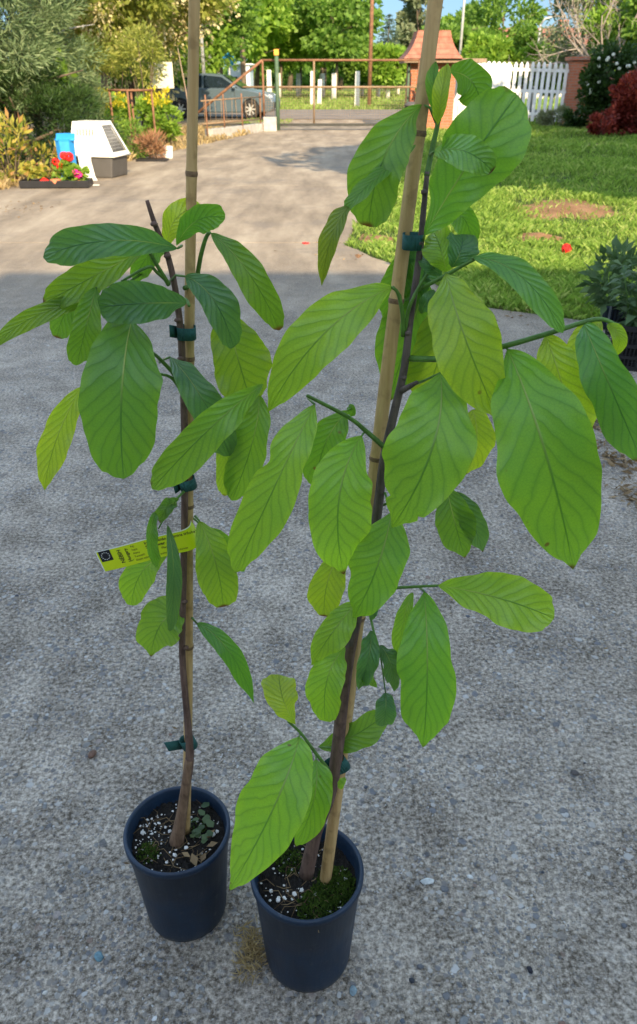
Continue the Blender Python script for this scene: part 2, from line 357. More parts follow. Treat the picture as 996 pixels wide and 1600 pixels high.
M = dict(
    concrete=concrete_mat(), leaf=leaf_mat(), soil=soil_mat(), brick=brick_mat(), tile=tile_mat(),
    ground=ground_mat('meadow', (.07, .12, .02), (.12, .19, .03), (.17, .22, .055), .5),
    lawn=ground_mat('lawn_soil', (.045, .06, .015), (.07, .11, .02), (.15, .12, .06), 1.2),
    baresoil=ground_mat('bare_soil', (.22, .12, .06), (.36, .20, .10), (.46, .29, .16), 3),
    asphalt=ground_mat('asphalt', (.13, .12, .11), (.19, .175, .16), (.25, .23, .2), .8),
    drysoil=ground_mat('dry_soil', (.17, .12, .07), (.30, .22, .13), (.42, .33, .2), 2),
    grass=foliage_mat('grass_blades', (.12, .21, .035), (.28, .42, .08), .5, .8, .5, (.50, .55, .19)),
    drygrass=foliage_mat('dry_grass', (.28, .20, .09), (.5, .38, .2), .35, 3, .7),
    bark=bark_mat('tree_bark', (.07, .05, .035), (.17, .13, .09), 14, bump=.02),
    palebark=bark_mat('pale_bark', (.3, .28, .25), (.62, .6, .56), 12, bump=.01),
    whitewash=bark_mat('whitewashed_bark', (.6, .58, .53), (.8, .78, .73), 10, bump=.01),
    sapbark=bark_mat('sapling_bark', (.08, .045, .036), (.20, .125, .095), 160, bump=.0012),
    sapbark_dark=bark_mat('dark_sapling_bark', (.055, .042, .040), (.17, .125, .11), 160, bump=.0012),
    sapbase=bark_mat('sapling_foot_bark', (.13, .075, .045), (.30, .19, .12), 170, bump=.0015),
    twig=mat('green_twig', (.09, .19, .03), .5, vary=.3, scale=80, bump=.0006),
    cane=bark_mat('bamboo', (.42, .26, .10), (.62, .42, .19), 130, (1, 1, .05), .0006),
    canenode=mat('bamboo_node', (.22, .13, .065), .7, vary=.4, scale=150),
    canetie=mat('green_tie_tape', (.02, .095, .085), .75, vary=.2, scale=70, bump=.0005),
    pot=None, perlite=mat('perlite', (.75, .74, .7), .8, vary=.1, scale=200, bump=.001),
    moss=foliage_mat('moss', (.02, .05, .004), (.07, .12, .012), .1, 60, .8),
    weed=foliage_mat('weed_leaf', (.05, .09, .04), (.11, .16, .07), .3, 30),
    litter=foliage_mat('dead_leaf', (.10, .06, .03), (.30, .21, .11), .1, 30, .8),
    tagyellow=mat('yellow_label', (.66, .80, .012), .35, vary=.03, scale=20, bump=0),
    tagwhite=mat('white_label_edge', (.8, .82, .8), .4, vary=.03, bump=0),
    ink=mat('ink', (.012, .014, .02), .5, vary=.1, bump=0),
    rust=mat('rusty_steel', (.22, .11, .06), .8, .1, vary=.35, scale=9, bump=.003),
    rustpale=mat('faded_brown_paint', (.25, .17, .10), .75, 0, vary=.25, scale=9),
    darkgreen=mat('green_painted_steel', (.07, .12, .07), .6, 0, vary=.3, scale=9),
    darksteel=mat('dark_steel', (.05, .05, .045), .5, .4, vary=.3),
    white=mat('white_paint', (.80, .80, .78), .55, vary=.04, scale=5, bump=.001, dirt=(.62, .60, .53)),
    whiteplastic=mat('white_plastic', (.80, .78, .70), .45, vary=.03, scale=4, bump=.0005),
    greyplastic=mat('grey_plastic', (.085, .08, .075), .5, vary=.12, scale=6, bump=.0005),
    blackplastic=mat('black_plastic', (.015, .015, .017), .45, vary=.2, scale=20, bump=.0005),
    concretepost=mat('concrete_post', (.66, .64, .58), .85, vary=.12, scale=4, dirt=(.45, .42, .36)),
    kerbstone=mat('concrete_block', (.42, .40, .36), .85, vary=.2, scale=8),
    wood=mat('weathered_wood', (.26, .19, .13), .8, vary=.3, scale=8, stretch=(4, 4, .4)),
    pole=mat('grey_pole', (.42, .42, .40), .5, .3, vary=.1),
    cream=mat('cream_board', (.66, .62, .46), .6, vary=.04, scale=4),
    carpaint=mat('grey_car_paint', (.11, .155, .185), .25, .35, vary=.06, scale=2, bump=0, spec=.6),
    glass=mat('tinted_glass', (.012, .02, .028), .06, 0, vary=.1, bump=0, spec=.8),
    rubber=mat('tyre_rubber', (.02, .02, .02), .85, vary=.15),
    alloy=mat('alloy_rim', (.62, .62, .60), .35, .6, vary=.05, bump=0),
    lamp=mat('lamp_glass', (.72, .74, .74), .15, .1, vary=.05, bump=0, spec=.8),
    sky_blue=mat('blue_plastic', (.03, .30, .72), .45, vary=.12, scale=10),
    red=mat('red_petals', (.72, .02, .015), .6, vary=.25, scale=60),
    pink=mat('pink_petals', (.75, .02, .25), .6, vary=.25, scale=60),
    terracotta=mat('terracotta', (.5, .17, .08), .8, vary=.15, scale=20),
    render=mat('pale_render', (.52, .49, .43), .9, vary=.08, scale=3),
    vanwhite=mat('pale_container_paint', (.52, .62, .68), .5, vary=.05, scale=2),
    petalwhite=foliage_mat('white_petals', (.6, .6, .55), (.8, .8, .76), .2, 4, .6),
    blossom=foliage_mat('cream_blossom', (.50, .42, .20), (.68, .60, .36), .3, 2, .7),
    f_feather=foliage_mat('feathery_foliage', (.09, .15, .065), (.19, .26, .12), .3, 1.2, .7, (.30, .36, .19)),
    f_dark=foliage_mat('dark_foliage', (.02, .05, .012), (.05, .095, .022), .3, 1.2, .45),
    f_acacia=foliage_mat('acacia_foliage', (.15, .20, .03), (.36, .37, .09), .45, .6),
    f_green=foliage_mat('green_foliage', (.09, .18, .03), (.20, .33, .055), .45, .5),
    f_lime=foliage_mat('lime_foliage', (.13, .25, .03), (.30, .44, .06), .5, .5),
    f_grey=foliage_mat('grey_foliage', (.12, .16, .09), (.25, .28, .16), .3, .5, .7),
    f_spruce=foliage_mat('spruce_foliage', (.03, .06, .04), (.09, .13, .085), .15, .8, .7),
    f_yellow=foliage_mat('golden_tips', (.45, .40, .02), (.62, .52, .04), .4, 3),
    f_red=foliage_mat('barberry_foliage', (.10, .012, .012), (.26, .04, .03), .3, 3, .5, (.5, .1, .07)),
    f_brown=foliage_mat('dry_twig_foliage', (.22, .11, .06), (.4, .22, .12), .2, 4, .8),
    f_photinia=foliage_mat('yellowing_foliage', (.12, .2, .03), (.42, .36, .06), .4, 4, .5, (.45, .2, .1)),
)
def pot_mat():
    m = NT('pot_plastic'); co = m.co('Object')
    n1 = m.noise(co, 9, 5, .7); n2 = m.noise(m.co('Object', (1, 1, 8)), 30, 5, .7); n3 = m.noise(m.co('Object', (6, 6, .6)), 14, 4, .7)
    c = m.ramp(n1, [(.35, (.003, .012, .030)), (.7, (.007, .028, .065))])
    sx = m.n('ShaderNodeSeparateXYZ'); m.l(co, sx.inputs[0])
    c = m.mix(m.math('MULTIPLY', m.ss(n3, .5, .72), .35), c, (.020, .048, .085))
    c = m.mix(m.math('MULTIPLY', m.ss(m.math('ADD', sx.outputs[2], m.math('MULTIPLY', n2, .05)), .06, .0), .45), c, (.13, .125, .11))
    c = m.mix(m.math('MULTIPLY', m.ss(m.noise(co, 60, 4, .7), .6, .74), .3), c, (.16, .16, .15))
    m.base(c, m.math('ADD', .36, m.math('MULTIPLY', n3, .25)), 0, .5); m.bump(m.math('ADD', n3, m.math('MULTIPLY', n2, .4)), .0006); return m.mat
M['pot'] = pot_mat()

# ------------------------------------------------------------------ foliage generators
def cards(pts, size, aspect, rng, dirs=None, spread=.6, bend=True):
    n = len(pts)
    d = rng.normal(size=(n, 3))
    if dirs is not None: d = dirs + spread * d
    d /= np.linalg.norm(d, axis=1)[:, None] + 1e-9
    r = rng.normal(size=(n, 3)); s = np.cross(d, r); s /= np.linalg.norm(s, axis=1)[:, None] + 1e-9
    L = (size * (.6 + .8 * rng.random(n)))[:, None]; W = L / aspect
    a = pts; b = pts + d * L * .45 + s * W * .5; c = pts + d * L; e = pts + d * L * .45 - s * W * .5
    v = np.stack([a, b, c, e], 1).reshape(-1, 3)
    f = np.arange(4 * n).reshape(n, 4)
    return v, f
def crown_points(n, c, rad, clumps, rng, csize=.3, shell=.55, squash=1, lower=-1.0):
    u = rng.normal(size=(clumps, 3)); u /= np.linalg.norm(u, axis=1)[:, None]
    u[:, 2] = np.maximum(u[:, 2], lower)
    rr = shell + (1 - shell) * rng.random(clumps) ** .6
    cc = u * rr[:, None] * np.array(rad)
    cs = (csize * (.55 + .9 * rng.random(clumps)))
    k = rng.integers(0, clumps, n)
    v = rng.normal(size=(n, 3)); v /= np.linalg.norm(v, axis=1)[:, None]
    r2 = rng.random(n) ** .45
    off = v * (r2 * cs[k])[:, None] * min(rad) * np.array([1.15, 1.15, .8 * squash])
    p = cc[k] + off
    d = off / (np.linalg.norm(off, axis=1)[:, None] + 1e-9) + u[k] * .6
    return p + np.array(c), d
def limbs(mb, base, top, r0, rng, n=5, crown=(1, 1, 1), cz=None):
    base = Vector(base); top = Vector(top); pts = []; m = 7
    for i in range(m):
        t = i / (m - 1); j = .03 * (top - base).length * math.sin(t * 5 + rng.random() * .3) * (0 if i == 0 else 1)
        pts.append(base.lerp(top, t) + Vector((j, j * .6, 0)))
    mb.tube(pts, [r0 * (1 - .8 * i / (m - 1)) * (1.3 if i == 0 else 1) for i in range(m)], 9)
    for k in range(n):
        t = .35 + .55 * k / max(1, n - 1); p = base.lerp(top, t); a = k * 2.4 + rng.random()
        e = Vector((math.cos(a) * crown[0] * .8, math.sin(a) * crown[1] * .8, crown[2] * (.25 + .3 * rng.random())))
        q = p + e * .5 + Vector((0, 0, .08 * e.length))
        mb.tube([p, q, p + e], [r0 * .45 * (1 - t * .5), r0 * .25, r0 * .07], 6)
def tree(name, loc, H, rad, cz, n, leafsize, aspect, fm, label, cat='tree', group=None, seed=1, clumps=40, csize=.32, bark='bark', tr=.12,
         spread=.8, shell=.5, lower=-1.0, extra=None, white=0, nl=6, dirs_up=0, lean=(0, 0)):
    rng = np.random.default_rng(seed)
    o = empty(name, loc, 0, label, cat, group)
    mb = MB(); top = (lean[0], lean[1], min(H, cz + rad[2] * .6))
    limbs(mb, (0, 0, -.05), top, tr, rng, nl, rad)
    t = mb.build('trunk', M[bark], o, smooth=True)
    if white:
        wb = MB(); wb.tube([(0, 0, -.03), (lean[0] * white / top[2], lean[1] * white / top[2], white)], [tr * 1.45, tr * 1.18], 10); wb.build('whitewash', M['whitewash'], t, True)
    p, d = crown_points(n, (lean[0], lean[1], cz), rad, clumps, rng, csize, shell, lower=lower)
    if dirs_up: d = d + np.array([0, 0, dirs_up])
    v, f = cards(p, leafsize, aspect, rng, d, spread)
    c = link_mesh('crown', np_mesh('crown', v, f), M[fm], o)
    if extra:
        nm, mt, ne, sz, asp = extra
        p, d = crown_points(ne, (lean[0], lean[1], cz), [q * 1.06 for q in rad], clumps, rng, csize, .75, lower=lower)
        v, f = cards(p, sz, asp, rng, d + np.array([0, 0, -.4]), .7)
        link_mesh(nm, np_mesh(nm, v, f), M[mt], c)
    return o

potL = P(277, 1293, .885); potR = P(480, 1357, .80)
# ------------------------------------------------------------------ setting
def sheet(name, pts, z, m, kind='structure'):
    mb = MB(); mb.face([(x, y, z) for x, y in pts]); o = mb.build(name, m, normals=False)
    return tag(o, kind=kind)
def grid_sheet(name, x0, x1, y0, y1, nx, ny, zf, m):
    xs = np.linspace(x0, x1, nx); ys = np.linspace(y0, y1, ny); Xg, Yg = np.meshgrid(xs, ys)
    v = np.stack([Xg.ravel(), Yg.ravel(), zf(Xg, Yg).ravel()], 1)
    i = np.arange(nx * ny).reshape(ny, nx)
    f = np.stack([i[:-1, :-1].ravel(), i[:-1, 1:].ravel(), i[1:, 1:].ravel(), i[1:, :-1].ravel()], 1)
    return tag(link_mesh(name, np_mesh(name, v, f), m, smooth=True), kind='structure')
sheet('ground', [(-900, -300), (900, -300), (900, 1200), (-900, 1200)], -.06, M['ground'])
LX = [(-5, -7.), (9.6, -7.), (11.2, -4.35), (17.4, -3.0), (24.5, -1.45), (30.4, -2.6)]
RX = [(-5, 4.5), (4.45, 4.5), (4.85, 1.63), (5.15, 1.12), (6.58, .57), (7.33, .25), (25.4, 2.35), (30.4, 4.0)]
def ip(t, y): return float(np.interp(y, [a for a, _ in t], [b for _, b in t]))
dm = MB(); rr = random.Random(3)
joints = [-5, -2.4, 7.45, 11.7, 16.2, 20.6, 24.6, 30.4]
for a, b in zip(joints[:-1], joints[1:]):
    ys = sorted(set([a + .008, b - .008] + [y for y, _ in LX + RX if a < y < b] + [a + (b - a) * k / 30 for k in range(1, 30)]))
    g = 0
    lft = []; rgt = []
    for i, y in enumerate(ys):
        j = (rr.random() - .5) * (.05 if y > 4.4 else 0)
        lft.append((ip(LX, y) + (rr.random() - .5) * .12, y)); rgt.append((ip(RX, y) + j, y))
    for i in range(len(ys) - 1):
        q = [lft[i], rgt[i], rgt[i + 1], lft[i + 1]]
        dm.face([(x, y, 0) for x, y in q])
        dm.face([(rgt[i][0], rgt[i][1], 0), (rgt[i][0], rgt[i][1], -.07), (rgt[i + 1][0], rgt[i + 1][1], -.07), (rgt[i + 1][0], rgt[i + 1][1], 0)])
        dm.face([(lft[i][0], lft[i][1], -.07), (lft[i][0], lft[i][1], 0), (lft[i + 1][0], lft[i + 1][1], 0), (lft[i + 1][0], lft[i + 1][1], -.07)])
    for s_, row in ((1, 0), (-1, -1)):
        y = ys[row]; x0 = lft[row][0]; x1 = rgt[row][0]
        dm.face([(x0, y, -.07), (x1, y, -.07), (x1, y, 0), (x0, y, 0)])
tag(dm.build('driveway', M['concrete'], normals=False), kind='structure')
sheet('road', [(-300, 31.5), (300, 31.5), (300, 40.5), (-300, 40.5)], -.03, M['asphalt'])
sheet('dirt_verge', [(-14, 7), (-4, 7), (-2.2, 19), (-.6, 24.6), (-.6, 31.4), (-14, 31.4)], -.045, M['drysoil'])
def lawn_z(x, y): return -.035 + .018 * np.sin(x * 1.7 + y * .9) + .015 * np.sin(y * 1.3 - x * .6)
grid_sheet('lawn', .1, 26, 4.3, 31, 60, 60, lawn_z, M['lawn'])
# bare patches of the lawn
def patch(cx, cy, rx, ry, seed):
    rng = random.Random(seed); mb = MB(); n = 40; ring = []
    for k in range(n):
        a = 2 * math.pi * k / n; r = 1 + .16 * math.sin(3 * a + seed) + .1 * math.sin(7 * a) + .08 * (rng.random() - .5)
        ring.append((cx + rx * r * math.cos(a), cy + ry * r * math.sin(a)))
    for k in range(n):
        a, b = ring[k], ring[(k + 1) % n]
        mb.face([(cx, cy, .018), (a[0], a[1], -.05), (b[0], b[1], -.05)])
    tag(mb.build('bare_soil', M['baresoil'], smooth=True), kind='structure')
PATCH = []
for (px, py, rx, ry) in ((890, 322, .78, 1.05), (845, 366, .28, .34), (592, 372, .30, .55), (560, 400, .1, .3), (935, 226, .7, .8)):
    c = G(px, py); patch(c.x, c.y, rx, ry, px); PATCH.append((c.x, c.y, rx, ry))
# grass
def vnoise(x, y, scale, seed):
    g = np.random.default_rng(seed).random((256, 256)); X_, Y_ = x * scale + 50, y * scale + 50
    i, j = np.floor(X_).astype(int), np.floor(Y_).astype(int); fx, fy = X_ - i, Y_ - j; fx = fx * fx * (3 - 2 * fx); fy = fy * fy * (3 - 2 * fy)
    a, b, c, d = g[i % 256, j % 256], g[(i + 1) % 256, j % 256], g[i % 256, (j + 1) % 256], g[(i + 1) % 256, (j + 1) % 256]
    return (a * (1 - fx) + b * fx) * (1 - fy) + (c * (1 - fx) + d * fx) * fy
def grass(name, m, regions, seed, cond, lab):
    rng = np.random.default_rng(seed); V = []; Fc = []; base = 0
    for (x0, x1, y0, y1, dens, h, wd) in regions:
        n = int((x1 - x0) * (y1 - y0) * dens)
        x = x0 + (x1 - x0) * rng.random(n); y = y0 + (y1 - y0) * rng.random(n)
        clump = vnoise(x, y, 1.1, seed)
        fine = vnoise(x, y, 5.3, seed + 1)
        keep = cond(x, y, rng) & (rng.random(n) < .2 + .5 * clump + .5 * fine)
        x, y, clump, fine = x[keep], y[keep], clump[keep], fine[keep]; n = len(x)
        hh = h * (.35 + .5 * clump + .45 * fine) * (.6 + .8 * rng.random(n))
        a = rng.random(n) * 2 * np.pi; ln = hh * (.15 + .75 * rng.random(n)); b = rng.random(n) * np.pi * 2
        z = lawn_z(x, y) if name == 'lawn_grass' else np.full(n, -.05)
        wx, wy = np.cos(a) * wd, np.sin(a) * wd
        v = np.stack([np.stack([x - wx, y - wy, z], 1), np.stack([x + wx, y + wy, z], 1),
                      np.stack([x + ln * .4 * np.cos(b) + wx * .6, y + ln * .4 * np.sin(b) + wy * .6, z + hh * .65], 1),
                      np.stack([x + ln * np.cos(b), y + ln * np.sin(b), z + hh * (.95 - .2 * rng.random(n))], 1)], 1).reshape(-1, 3)
        V.append(v); Fc.append(np.arange(4 * n).reshape(n, 4) + base); base += 4 * n
    o = link_mesh(name, np_mesh(name, np.concatenate(V), np.concatenate(Fc)), m)
    return tag(o, lab, 'grass', kind='stuff')
def lawn_cond(x, y, rng):
    xr = np.interp(y, [a for a, _ in RX], [b for _, b in RX])
    k = (x > xr + .01) & (x < .46 * y + 1.6)
    for cx, cy, rx, ry in PATCH:
        d = ((x - cx) / rx) ** 2 + ((y - cy) / ry) ** 2
        k &= (d > .35 + .9 * rng.random(len(x))) | (rng.random(len(x)) < .10)
    return k
grass('lawn_grass', M['grass'], [(.2, 4.6, 4.4, 7.5, 5200, .085, .0026), (.2, 7, 7.5, 11, 2600, .09, .0036), (.3, 9, 11, 17, 900, .10, .006), (.8, 14, 17, 31, 420, .11, .010)], 5, lawn_cond, 'bright green grass growing on the lawn right of the driveway')
grass('verge_grass', M['grass'], [(-30, 30, 41, 52, 45, .16, .025), (-45, 45, 52, 85, 16, .22, .05), (-2.6, -.9, 26, 31, 300, .1, .01)], 6, lambda x, y, r: np.full(len(x), True), 'green grass on the far verge beyond the road')
grass('dry_grass', M['drygrass'], [(-6.6, -4.1, 9.8, 13.5, 900, .2, .004), (-6, -3.2, 13.5, 18, 220, .16, .006), (-5, -1.8, 18, 25.5, 160, .16, .008)], 7,
      lambda x, y, r: x < np.interp(y, [a for a, _ in LX], [b for _, b in LX]) - .02 + .1 * r.random(len(x)), 'straw coloured dry grass along the left edge of the driveway')

# the house behind the photographer, whose shadow lies over the foreground
hb = empty('house', (0, -6, 0), 0, 'pale rendered house behind the camera whose shadow covers the pots', 'house')
HR, HL = 6.55, 5.55
mb = MB(); mb.box((-8, -4, HL / 2 - .1), (17.6, 8, HL)); mb.box((7.85, -4.01, HR / 2 - .1), (14, 8, HR)); mb.build('wall', M['render'], hb)
mb = MB(); mb.box((-8, -4, HL - .06), (17.7, 8.5, .12)); mb.box((7.87, -4, HR - .06), (14.3, 8.6, .12)); mb.build('roof', M['tile'], hb)
for x, z in ((-11, 1.5), (-6, 1.5), (5, 1.5), (10, 1.5), (5, 4.6), (10, 4.6)):
    mb = MB(); mb.box((x, .03, z), (1.3, .08, 1.3)); wn = mb.build('window', M['white'], hb)
    mb = MB(); mb.box((x, .08, z), (1.1, .03, 1.1)); mb.build('pane', M['glass'], wn)
mb = MB(); mb.box((-2.5, .04, 1.05), (1.1, .1, 2.1)); mb.build('door', M['wood'], hb)
# trees to the right of the view whose shade lies on the lawn
for x, y, h, cz_, rd, sd_, lab in ((6.4, 6.0, 8, 5.2, (3.8, 2.5, 1.9), 21, 'broadleaf tree right of the lawn nearest the camera, outside the picture, shading the grass'),
        (10.8, 8.6, 8.5, 5.2, (3.2, 2.8, 2.2), 22, 'middle broadleaf tree right of the lawn, outside the picture, shading the grass'),
        (11.6, 16.2, 8.5, 5.6, (3.2, 2.8, 2.4), 23, 'farthest broadleaf tree right of the lawn, outside the picture, shading the roses')):
    tree('broadleaf_tree', (x, y, 0), h, rd, cz_, 26000, .26, 1.6, 'f_green', lab, seed=sd_, tr=.2, clumps=90, csize=.34, shell=.25)

# ------------------------------------------------------------------ gate, fences, posts
GY = 24.6
def gx(px, Y=GY): return X(px, Y, .9)
gt = empty('sliding_gate', (0, GY, 0), 0, 'rusty brown tubular sliding gate standing across the end of the driveway', 'gate')
def zpix(py, Y): return P(498, py, Y).z
zt = zpix(94, GY); zm = zpix(136, GY)
xl, xr_ = gx(412), gx(636)
mb = MB(); mb.tube([(xl, 0, zt), (xr_ + .3, 0, zt)], .029, 8); mb.tube([(xl, 0, .12), (xl, 0, zt)], .029, 8); mb.tube([(xr_ + .3, 0, .12), (xr_ + .3, 0, zt)], .029, 8)
mb.tube([(gx(306), 0, .42), (xl, 0, zt)], .035, 8); mb.build('frame', M['rust'], gt, True)
mb = MB(); mb.tube([(gx(380), .0, zm), (xr_ + .3, 0, zm)], .026, 8)
mb.tube([(gx(491), .0, .1), (gx(491), 0, zt - .02)], .028, 8); mb.build('rail', M['rustpale'], gt, True)
mb = MB(); mb.box((gx(480), 0, .13), (xr_ - gx(318) + .2, .07, .07)); mb.build('bottom_rail', M['darksteel'], gt)
mb = MB()
for k in range(60):
    x = xl + (xr_ - xl) * k / 59; mb.tube([(x, 0, .16), (x, 0, zm)], .0035, 4)
for k in range(14):
    z = .2 + (zm - .25) * k / 13; mb.tube([(xl, .004, z), (xr_, .004, z)], .0035, 4)
mb.build('wire_mesh', M['rustpale'], gt)
tag(sheet('gate_track', [(gx(320), GY - .08), (3.6, GY - .08), (3.6, GY + .08), (gx(320), GY + .08)], .006, M['darksteel']))
p = empty('gate_post', (X(435, GY - .25), GY - .25, 0), 0, 'green round steel post carrying the sliding gate', 'post')
mb = MB(); mb.tube([(0, 0, -.05), (0, 0, zpix(84, GY))], .055, 10); mb.build('post', M['darkgreen'], p, True)
mb = MB(); mb.box((0, 0, zpix(82, GY)), (.13, .13, .14)); mb.build('cap_lamp', mat('amber_lamp', (.75, .36, .05), .4), p)
mb = MB(); mb.box((0, 0, .17), (.36, .3, .36)); o = mb.build('concrete_block', M['kerbstone'], bevel=.01); o.location = (X(423, GY - .45), GY - .5, 0)
tag(o, 'pale concrete block at the foot of the green gate post', 'block')
# old fence left of the gate
fe = empty('low_fence', (X(310, 22), 22, 0), 0, 'low rusty bar fence with leaning rails left of the sliding gate', 'fence')
ox = X(310, 22); mb = MB()
for px, Yp in ((325, 21.2), (352, 22.0), (380, 22.9), (408, 24.0)):
    mb = MB(); x = X(px, Yp) - ox; mb.tube([(x, Yp - 22, -.05), (x, Yp - 22, .95)], .02, 6); mb.build('post', M['rust'], fe, True)
mb = MB()
a0 = Vector((X(318, 21) - ox, -1, .32)); a1 = Vector((X(412, 24.1) - ox, 2.1, .30))
mb.tube([a0, a1], .02, 6); mb.tube([a0 + Vector((0, 0, .5)), a1 + Vector((0, 0, .55))], .016, 6); mb.build('rail', M['rustpale'], fe, True)
mb = MB()
for k in range(12):
    q = a0.lerp(a1, (k + .5) / 12); mb.tube([q, q + Vector((.03 * math.sin(k * 3), 0, .52))], .007, 5)
mb.build('bars', M['rustpale'], fe, True)
mb = MB(); mb.box((0, 0, .1), (2.9, .22, .26)); o = mb.build('low_wall', M['kerbstone'], bevel=.01); o.location = ((a0.x + a1.x) / 2 + ox, 22.75, -.04); o.rotation_euler = (0, 0, math.atan2(3.1, (a1 - a0).x))
tag(o, 'low crumbling concrete footing under the rusty bar fence', 'wall')
# concrete posts and poles beyond the road
def post(px, py0, py1, Y, wpx, label, name='concrete_post', m='concretepost', grp='white concrete posts on the far verge', lean=0):
    x = X(px, Y); z1 = zpix(py0, Y); wd = wpx / F * (Y * cp) / 2 * 1.0
    mb = MB(); k = .82
    n = [(-wd, -wd), (wd, -wd), (wd, wd), (-wd, wd)]
    b = [(a, c, -.1) for a, c in n]; t = [(a * k + lean, c * k, z1) for a, c in n]
    mb.face(b[::-1]); mb.face(t)
    for i in range(4): j = (i + 1) % 4; mb.face([b[i], b[j], t[j], t[i]])
    o = mb.build(name, M[m], bevel=.012); o.location = (x, Y, 0)
    tag(o, label, 'post', grp); return o
post(489, 111, 0, 47, 8, 'tall white concrete post seen just left of the gate middle upright')
post(499, 124, 0, 48.5, 7, 'short white concrete post leaning beside the gate middle upright', lean=.05)
post(558, 111, 0, 46, 8, 'lone tall white concrete post right of the gate middle upright')
post(422, 109, 0, 47, 8, 'white concrete post above the parked car bonnet')
def pole(px, Y, r, H, m, label, name='utility_pole', cat='pole', top=None):
    o = empty(name, (X(px, Y), Y, 0), 0, label, cat)
    mb = MB(); mb.tube([(0, 0, -.1), (0, 0, H * .5), (0, 0, H)], [r, r * .85, r * .65], 12); mb.build('mast', M[m], o, True)
    if top: top(o, H)
    return o
def arm_wood(o, H):
    mb = MB(); mb.box((0, 0, H - .5), (1.5, .1, .1)); mb.build('crossarm', M['wood'], o)
    for x in (-.65, 0, .65):
        mb = MB(); mb.lathe([(0.0, .2), (.05, .18), (.06, .08), (.03, 0), (0, 0)], (x, 0, H - .45), 10); mb.build('insulator', M['white'], o, True)
def arm_lamp(o, H):
    mb = MB(); mb.tube([(0, 0, H - .02), (.15, -.02, H + .2), (.6, -.05, H + .32)], .04, 8); mb.build('arm', M['pole'], o, True)
    mb = MB(); mb.box((.8, -.05, H + .3), (.5, .2, .1)); mb.build('lamp_head', M['pole'], o, bevel=.03)
pole(383, 42, .13, 9, 'wood', 'brown wooden pole rising behind the pale container', top=arm_wood)
pole(577, 44, .11, 9, 'rust', 'slim rusty brown pole behind the right half of the gate', top=arm_wood)
pole(323, 33.5, .07, 7, 'pole', 'thin leaning grey lamp post behind the parked car', 'lamp_post', 'lamp post', arm_lamp)
pole(712, 36, .06, 7, 'pole', 'thin pale pole behind the white picket gate', 'flag_pole')
pl = pole(829, 40, .06, zpix(38, 40), 'pole', 'short grey street lamp with a bent arm left of the bare branches', 'street_lamp', 'street lamp', arm_lamp)
# overhead wires between poles
mb = MB()
for dz in (0, .25):
    a = Vector((X(577, 44), 44, 8.6 + dz)); b = Vector((30, 70, 9.5 + dz)); mb.tube([a.lerp(b, t / 8) - Vector((0, 0, 1.2 * (1 - (2 * t / 8 - 1) ** 2))) for t in range(9)], .012, 5)
tag(mb.build('overhead_wire', M['darksteel'], smooth=True), 'two thin dark overhead wires running right from the rusty pole', 'wire')
# blue sign and pale container behind the car
s = empty('road_sign', (X(362, 37), 37, 0), 0, 'small round blue road sign above the parked car', 'sign')
mb = MB(); mb.tube([(0, 0, -.1), (0, 0, zpix(88, 37) + .2)], .03, 8); mb.build('post', M['pole'], s, True)
mb = MB(); mb.lathe([(0, -.045), (.26, -.045), (.26, -.02), (0, -.02)], (0, 0, zpix(93, 37)), 24, axis='Y'); mb.build('disc', M['sky_blue'], s)
s = empty('site_container', (X(379, 43.5), 43.5, 0), 0, 'pale blue white box container behind the parked car', 'container')
zc = zpix(102, 43.5); mb = MB(); mb.box((0, 0, zc / 2), (X(394, 43.5) - X(361, 43.5), 2.2, zc)); mb.build('body', M['vanwhite'], s, bevel=.03)
mb = MB(); mb.box((0, 0, zc + .03), (1.36, 2.4, .06)); mb.build('roof', M['white'], s)
mb = MB(); mb.box((-.25, -1.12, zc * .62), (.35, .04, .4)); mb.build('window', M['glass'], s)

# ------------------------------------------------------------------ brick gatehouse, picket gate, brick pier
by = 25.2
bh = empty('brick_gatehouse', (X(672, by), by, 0), 0, 'small red brick gatehouse with a steep tiled roof beside the sliding gate', 'gatehouse')
wx = X(703, by) - X(634, by); ztop = zpix(98, by)
mb = MB(); mb.box((0, .6, ztop / 2 - .05), (wx, 1.2, ztop + .1)); mb.build('wall', M['brick'], bh)
mb = MB(); mb.box((.28, .55, ztop + .05), (wx + 1.0, 1.7, .10)); mb.build('fascia', M['wood'], bh)
e = ztop + .10; z2 = zpix(47, by); hw = wx / 2
mb = MB()
# concave hipped roof
prof = [(1.0, 0), (.86, .18), (.72, .42), (.61, .72), (.55, 1.0)]
rings = []
for k, t in prof:
    zz = e + (z2 - e) * t; rings.append([((-hw - .25) * k, .6 - 1.0 * k, zz), ((hw + .10) * k, .6 - 1.0 * k, zz), ((hw + .10) * k, .6 + 1.0 * k, zz), ((-hw - .25) * k, .6 + 1.0 * k, zz)])
for a, b in zip(rings[:-1], rings[1:]):
    for i in range(4): j = (i + 1) % 4; mb.face([a[i], a[j], b[j], b[i]])
mb.face(rings[-1]); mb.face(rings[0][::-1]); mb.build('roof', M['tile'], bh)
mb = MB(); mb.tube([(-hw - .06, -.06, 0), (-hw - .06, -.06, ztop)], .035, 8); mb.build('downpipe', M['darkgreen'], bh, True)
